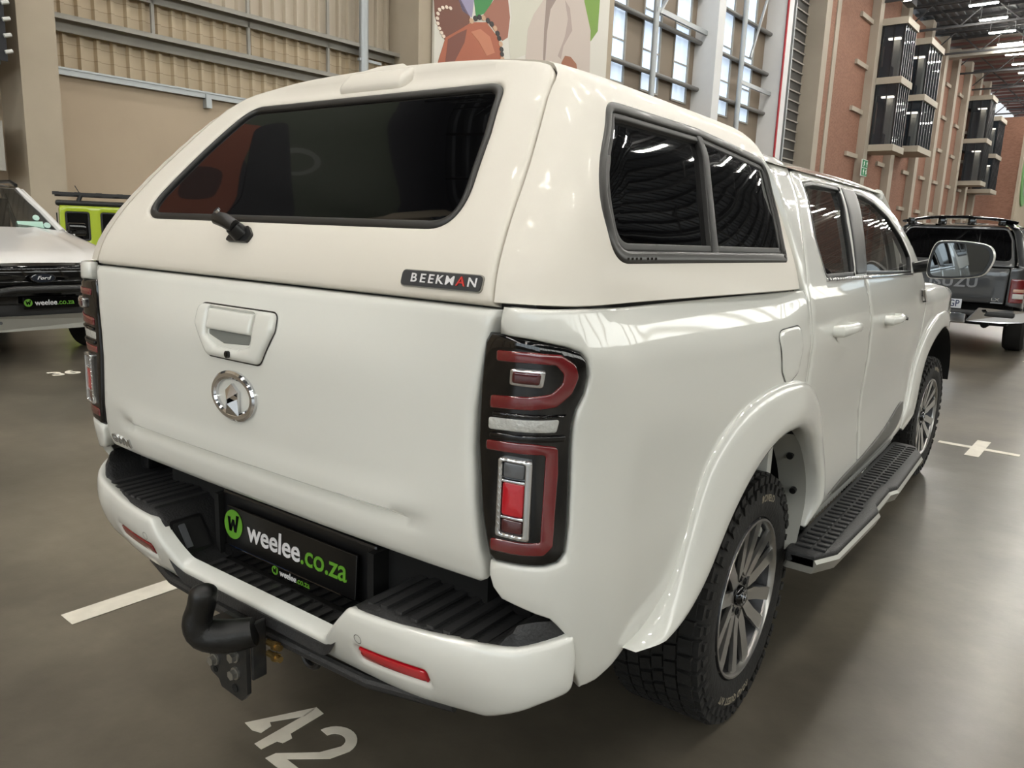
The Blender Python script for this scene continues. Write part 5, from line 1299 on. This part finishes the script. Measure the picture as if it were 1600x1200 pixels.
g = IG(); g.grid(lambda u, y: Vector((u*.9, y, itp([(3.2, 1.18), (4.6, 1.08), (5.0, .9)], y)+.03*(1-u*u))), lin(-1, 1, 9), lin(3.3, 5.0, 8)); g.out('bonnet', DG, IT, True)
g = IG(); g.grid(lambda u, t: Vector((u*(.66+.16*t), 2.7+.75*t, 1.74-.52*t)), lin(-1, 1, 7), lin(0, 1, 5)); g.out('windscreen', TINT, IT, True)
# roof spoiler with openings
g = IG()
g.tube([(x, .25+.10*(abs(x)/.62)**2, 1.850-.06*(abs(x)/.66)**2.5) for x in lin(-.68, .68, 19)], .040, 8, sc=(.55, 2.2)); sp = g.out('roof_spoiler', BG, IT, True)
for x in (-.58, -.20, .16, .52):
    g = IG(); g.box((x, .32, 1.79), (.09, .14, .09), b=.01); g.out('spoiler_strut', BG, IT, True)
# bumper chrome wings, step, plate
for s in (1, -1):
    g = IG(); pts = [(.30, .475), (.44, .665), (.96, .645), (.985, .50), (.70, .475)]
    f = lambda x, z, h, s=s: Vector((s*x, -.10+.18*max(0, (x-.6)/.37)**2-h, z)); g.prism(rpoly(pts, .02), f, .03); cb_ = g.out('chrome_bumper_wing', CHR, IT)
    g = IG(); g.box((s*.52, -.13, .615), (.055, .02, .022), b=.006); g.out('bumper_lamp', BG, IT)
g = IG(); g.box((0, -.03, .585), (1.7, .12, .07), b=.02); g.box((0, .02, .53), (.6, .1, .14), b=.02); g.out('bumper_step', BP_, IT, True)
g = IG(); g.box((-.02, -.115, .51), (.64, .03, .13), b=.01); g.out('chrome_bumper_centre', CHR, IT)
g = IG(); g.box((0, -.012, .69), (.44, .014, .125), b=.006); npl = g.out('number_plate', mat('plate_white', (214, 216, 222), .4), IT)
text('plate_letters', 'GP', lambda x, y, h: IX @ Vector((.13+x, -.020-h, .69+y)), .125, mat('plate_blue', (26, 40, 84), .4), npl, depth=.003, bold=.01, xs=.85)
text('tailgate_letters', 'ISUZU', lambda x, y, h: IX @ Vector((.08+x, rearY(x, .95)[1]-.014-h, .975+y)), .17, mat('letter_grey', (128, 128, 130), .3, metal=.5), IT, depth=.006, bold=.03, xs=1.15, space=1.12)
text('trim_badge', 'LX', lambda x, y, h: IX @ Vector((.60+x, -.006-h, .775+y)), .055, CHR, IT, depth=.006, bold=.02, xs=1.5)
g = IG(); g.box((.62, -.010, .735), (.14, .006, .014)); g.out('badge_bar', CHR, IT)
g = IG(); g.box((-.05, .05, 1.245), (.10, .03, .03), b=.008); g.out('canopy_handle', CHR, IT)
g = IG(); g.box((0, 2.4, .55), (1.5, 4.2, .28)); g.box((0, 1.25, .40), (1.3, .14, .14)); g.tube([(.5, .2, .42), (.5, .9, .42)], .05); g.tube([(.1, .0, .40), (-.2, .0, .34), (-.3, .1, .40)], .02); g.box((0, .95, 1.0), (1.5, 1.5, .4)); g.box((0, 1.1, 1.42), (1.3, 1.2, .5)); g.out('chassis', VOID, IT)
# white pickup on the left, seen from the front
RX = frame(2.78, 7.92, radians(2.9-2.9+0)) @ Matrix.Rotation(radians(180-90-2.9), 4, 'Z')
# local: x = towards hall +a ... built with front at y=0 facing -b, body towards +y
RX = Matrix(((AXV.x, BXV.x, 0, 0), (AXV.y, BXV.y, 0, 0), (0, 0, 1, 0), (0, 0, 0, 1))); RX = Matrix.Translation(H(2.92, 8.2, 0)) @ RX
RT = thing('white_pickup', 'white pickup facing the camera with black bull bar and blacked-out grille', 'truck', RX.translation)
def RG(): g = G(); g.X = RX; return g
def rpanel(name, ol, S, m, par=None, **k):
    return panel(name, ol, lambda u, v: tuple(RX @ Vector(S(u, v))), m, par or RT, cen=RX @ Vector((0, 2.2, .8)), **k)
RW = mat('white_pickup_paint', (216, 214, 212), .3, coat=1)
FR = lambda x, z: (x, .05+.16*(abs(x)/.93)**2.6+itp([(.3, .10), (.5, .0), (.8, .0), (.98, .04), (1.08, .14)], z), z)
# bonnet
def HR(u, y):
    w = itp([(.05, .80), (.3, .88), (.9, .92), (1.45, .90)], y); z = itp([(.05, .925), (.15, .985), (.4, 1.05), (.9, 1.14), (1.45, 1.235)], y)
    return Vector((u*w, y+.14*abs(u)**2.6*(1 if y < .3 else .4), z+.05*(1-abs(u)**3)-.05*max(0, abs(u)-.9)/.1+.014*math.exp(-((abs(u)-.55)/.05)**2)))
g = RG(); g.grid(HR, lin(-1, 1, 41), [.05, .08, .12, .2, .3, .45, .7, .95, 1.2, 1.45]); g.out('bonnet', RW, RT, True)
rpanel('front_fascia', rpoly([(-.93, .34), (-.93, .90), (.93, .90), (.93, .34)], .06), FR, BP_, r=.02, res=.06, thick=.03)
gr = rpanel('grille', rpoly([(-.80, .58), (-.86, .80), (-.80, .945), (.80, .945), (.86, .80), (.80, .58)], .05), FR, BG, r=.015, res=.06, off=.015, thick=.03)
for z, h in ((.915, .045), (.79, .03), (.72, .02)):
    rpanel('grille_bar', rpoly([(-.78, z-h/2), (-.78, z+h/2), (.78, z+h/2), (.78, z-h/2)], .008), FR, BG, gr, r=.008, res=.04, off=.035, thick=.02)
for s in (1, -1):
    rpanel('headlamp', rpoly([(s*.80, .80), (s*.80, .93), (s*.92, .95), (s*.93, .83)], .02), FR, mat('headlamp_lens', (120, 122, 124), .08, coat=1), r=.01, res=.03, off=.018, thick=.02)
    rpanel('fender', [(s*a, b) if 0 else (a, b) for a, b in [(.12, .62), (.30, .60)]+[(.92-.46*cos(radians(t)), .42+.46*sin(radians(t))) for t in lin(25, 155, 12)]+[(1.5, .5), (1.5, 1.19), (.9, 1.10), (.3, .99), (.14, .91)]], lambda y, z, s=s: (s*(.93-.10*max(0, .3-y)/.2+0*z), y, z), RW, r=.01, res=.07, thick=.02)
    rpanel('side', [(1.5, .45), (5.2, .5), (5.2, 1.1), (3.1, 1.2), (1.5, 1.22)], lambda y, z, s=s: (s*.93, y, z), RW, r=.01, res=.15, thick=.02)
    rpanel('cab_side', [(1.55, 1.2), (2.35, 1.72), (3.05, 1.74), (3.2, 1.2)], lambda y, z, s=s: (s*(.90-(z-1.2)*.36), y, z), RW, r=.01, res=.08, thick=.02)
    rpanel('side_glass', rpoly([(1.75, 1.24), (2.38, 1.66), (3.0, 1.67), (3.1, 1.24)], .04), lambda y, z, s=s: (s*(.90-(z-1.2)*.36), y, z), TINT, r=.003, res=.08, off=.005, thick=.006)
    g = RG(); g.tube([Vector((s*.78, 1.50, 1.24)), Vector((s*.72, 1.85, 1.46)), Vector((s*.63, 2.3, 1.70))], [.04, .035, .035], 8); g.out('windscreen_pillar', RW, RT, True)
    g = RG(); g.tube([(s*.62, 2.3, 1.755), (s*.63, 2.5, 1.80), (s*.63, 3.2, 1.80), (s*.62, 3.4, 1.76)], .02, 8); g.out('roof_rail', BS, RT, True)
    simple_wheel(RT, RX, s*.93, .95, .39, .26, ALD); simple_wheel(RT, RX, s*.93, 4.2, .39, .26, ALD)
    g = RG(); g.box((s*1.03, 1.72, 1.27), (.20, .10, .15), b=.03); mm = g.out('door_mirror', BG, RT, True)
    g = RG(); g.tube([(s*.88, 1.72, 1.20), (s*.96, 1.72, 1.20)], .03, 8); g.out('mirror_arm', BS, RT, True)
g = RG(); g.grid(lambda u, t: Vector((u*(.78-.14*t), 1.46+.86*t+.1*abs(u)**2*(1-t), 1.245+.50*t)), lin(-1, 1, 13), lin(0, 1, 8)); g.out('windscreen', GLS, RT, True)
g = RG(); g.grid(lambda u, y: Vector((u*.66, y, 1.745+.045*(1-abs(u)**3)*min(1, (y-2.2)/.4))), lin(-1, 1, 13), lin(2.3, 3.6, 8)); g.out('roof', RW, RT, True)
g = RG(); g.box((0, 3.4, 1.45), (1.3, .04, .5)); g.box((0, 2.6, 1.1), (1.5, 1.5, .1)); g.box((.35, 2.6, 1.3), (.5, .15, .6)); g.box((-.35, 2.6, 1.3), (.5, .15, .6)); g.out('cab_interior', INT, RT)
g = RG(); g.box((.50, 1.62, 1.29), (.26, .06, .10), Matrix.Rotation(radians(-30), 3, 'X')); g.out('dash_paper', mat('licence_paper', (170, 205, 190), .6), RT)
for x, z in ((.66, 1.30), (.60, 1.38)):
    g = RG(); p = Vector((x, 1.47+.86*((z-1.245)/.5)+.03, z)); g.cyl(p, p+Vector((0, -.02, .01)), .035, 16); g.out('licence_disc', mat('licence_disc', (170, 200, 190), .5), RT)
g = RG(); g.prism(rpoly([(-.86, .40), (-.72, .475), (.72, .475), (.88, .42), (.84, .33), (-.82, .33)], .02), lambda x, z, h: Vector((x, -.03+.12*(abs(x)/.93)**2-h, z)), .03); g.out('silver_bash_plate', STEPSIL, RT)
g = RG(); g.prism(rpoly([(-.93, .38), (-.93, .68), (-.88, .68), (-.82, .44), (.82, .44), (.88, .68), (.93, .68), (.93, .38)], .03), lambda x, z, h: Vector((x, .05+.16*(abs(x)/.93)**2.6-h, z)), .03); g.out('bumper_skin', RW, RT)
g = RG(); g.tube([(-.52, -.05, .30), (-.52, -.10, .50), (-.48, -.12, .66), (-.42, -.12, .715), (-.28, -.12, .735), (.2, -.12, .735), (.50, -.12, .732), (.80, -.06, .73), (.90, .06, .73)], .036, 12); g.out('bull_bar', BS, RT, True)
g = RG(); g.prism([(.112*cos(a), .048*sin(a)) for a in [2*pi*k/28 for k in range(28)]], lambda x, z, h: Vector((x-.0, -.022-h+.01, .835+z)), .02); em = g.out('oval_emblem', CHR, RT)
g = RG(); g.prism([(.102*cos(a), .040*sin(a)) for a in [2*pi*k/28 for k in range(28)]], lambda x, z, h: Vector((x-.0, -.032-h, .835+z)), .003); g.out('emblem_face', mat('emblem_face', (40, 44, 52), .15, coat=1), em)
text('emblem_script', 'Ford', lambda x, y, h: RX @ Vector((x, -.038-h, .835+y)), .046, WHT, em, depth=.002, bold=.01, xs=1.3, shear=.35)
g = RG(); g.box((.08, -.03, .60), (.54, .012, .115), b=.004); pl2 = g.out('number_plate', BG, RT)
f3 = plane_frame(RX @ Vector((.08, -.037, .60)), AXV, (0, 0, 1), -BXV); weelee(f3, .025, .0, .070, pl2)
g = RG(); g.box((.355, -.038, .60), (.010, .004, .095)); g.out('plate_edge', WHT, pl2)
g = RG(); g.cyl((-.40, -.062, .43), (-.40, -.068, .43), .015, 14); g.out('parking_sensor', GREY, RT)
g = RG(); g.box((0, 2.6, .55), (1.5, 4.6, .3)); g.box((0, .9, .36), (1.3, .4, .12)); g.out('chassis', VOID, RT)
# lime green boxy off-roader behind it
JX = Matrix.Translation(H(5.29, 14.0, 0)) @ Matrix.Diagonal((1, 1, .955, 1)) @ Matrix(((AXV.x, BXV.x, 0, 0), (AXV.y, BXV.y, 0, 0), (0, 0, 1, 0), (0, 0, 0, 1))) @ Matrix.Rotation(radians(-22), 4, 'Z') @ Matrix.Translation((1.90, 0, 0))
LG = mat('lime_paint', (170, 190, 30), .35, coat=1)
JT = thing('boxy_offroader', 'lime green boxy off-roader with black roof rack, behind the white pickup', 'car', JX.translation)
def JG(): g = G(); g.X = JX; return g
def jpanel(name, ol, S, m, par=None, **k): return panel(name, ol, lambda u, v: tuple(JX @ Vector(S(u, v))), m, par or JT, cen=JX @ Vector((0, 1.0, .9)), **k)
jw = [(-1.79, 1.06), (-1.79, 1.56), (-1.43, 1.56), (-1.43, 1.06)], [(-1.27, 1.04), (-1.27, 1.56), (-.42, 1.56), (-.42, 1.04)], [(-.28, 1.04), (-.28, 1.56), (.22, 1.56), (.34, 1.04)]
js = lambda x, z: (x, 0+.04*max(0, z-1.0), z)
sd = jpanel('body_side', [(-1.90, .35), (-1.62, .35)]+[(-1.15-.45*cos(radians(t)), .35+.42*sin(radians(t))) for t in lin(8, 172, 12)]+[(.62, .35)]+[(1.10-.45*cos(radians(t)), .35+.42*sin(radians(t))) for t in lin(8, 172, 12)]+[(1.65, .35), (1.65, .98), (.55, 1.0), (.30, 1.66), (-1.86, 1.66)], js, LG, holes=[rpoly(list(w), .05) for w in jw], r=.01, res=.1, thick=.02)
for w in jw: jpanel('side_window', rpoly(list(w), .05), js, TINT, r=0, res=.2, off=-.006, thick=0)
for w in jw: jpanel('window_frame', rpoly(list(w), .05), js, BS, holes=[inset(rpoly(list(w), .05), .03)], r=.004, res=.1, off=.004, thick=.01)
g = JG(); g.box((-.80, .74, 1.40), (2.16, 1.36, .52), b=.06); g.box((-.12, .74, .72), (3.5, 1.44, .55), b=.06); g.out('body', LG, JT, True)
g = JG(); g.box((-1.91, .74, 1.28), (.02, 1.1, .5)); g.out('rear_glass', TINT, JT)
g = JG(); g.box((-.80, .74, 1.70), (2.24, 1.44, .10), b=.04); g.out('roof_skin', BS, JT, True)
for y in (.05, 1.40):
    g = JG(); g.box((-.8, y, 1.86), (2.3, .05, .05)); g.out('rack_rail', BP_, JT)
for x in lin(-1.9, .3, 8):
    g = JG(); g.box((x, .72, 1.875), (.09, 1.38, .03)); g.out('rack_slat', BP_, JT)
for x in (-1.6, -.5, .2):
    for y in (.05, 1.40):
        g = JG(); g.tube([(x, y, 1.70), (x+.06, y, 1.85)], .03, 6); g.out('rack_foot', BP_, JT)
g = JG(); g.tube([(-1.55, .1, 1.86), (-1.62, .1, 2.0)], .008, 5); g.out('aerial', BP_, JT)
for x in (-1.15, 1.10):
    for y, s in ((.0, -1), (1.46, 1)):
        g = JG(); g.lathe([(s*.0, .0), (s*.01, .22), (s*.0, .33), (-s*.04, .36), (-s*.2, .36)], c=(x, y, .36), ax='Y', n=28); g.out('wheel', RUB, JT, True)
g = JG(); g.box((-.85, .0, 1.585), (.1, .04, .03)); g.out('gutter', BS, JT)
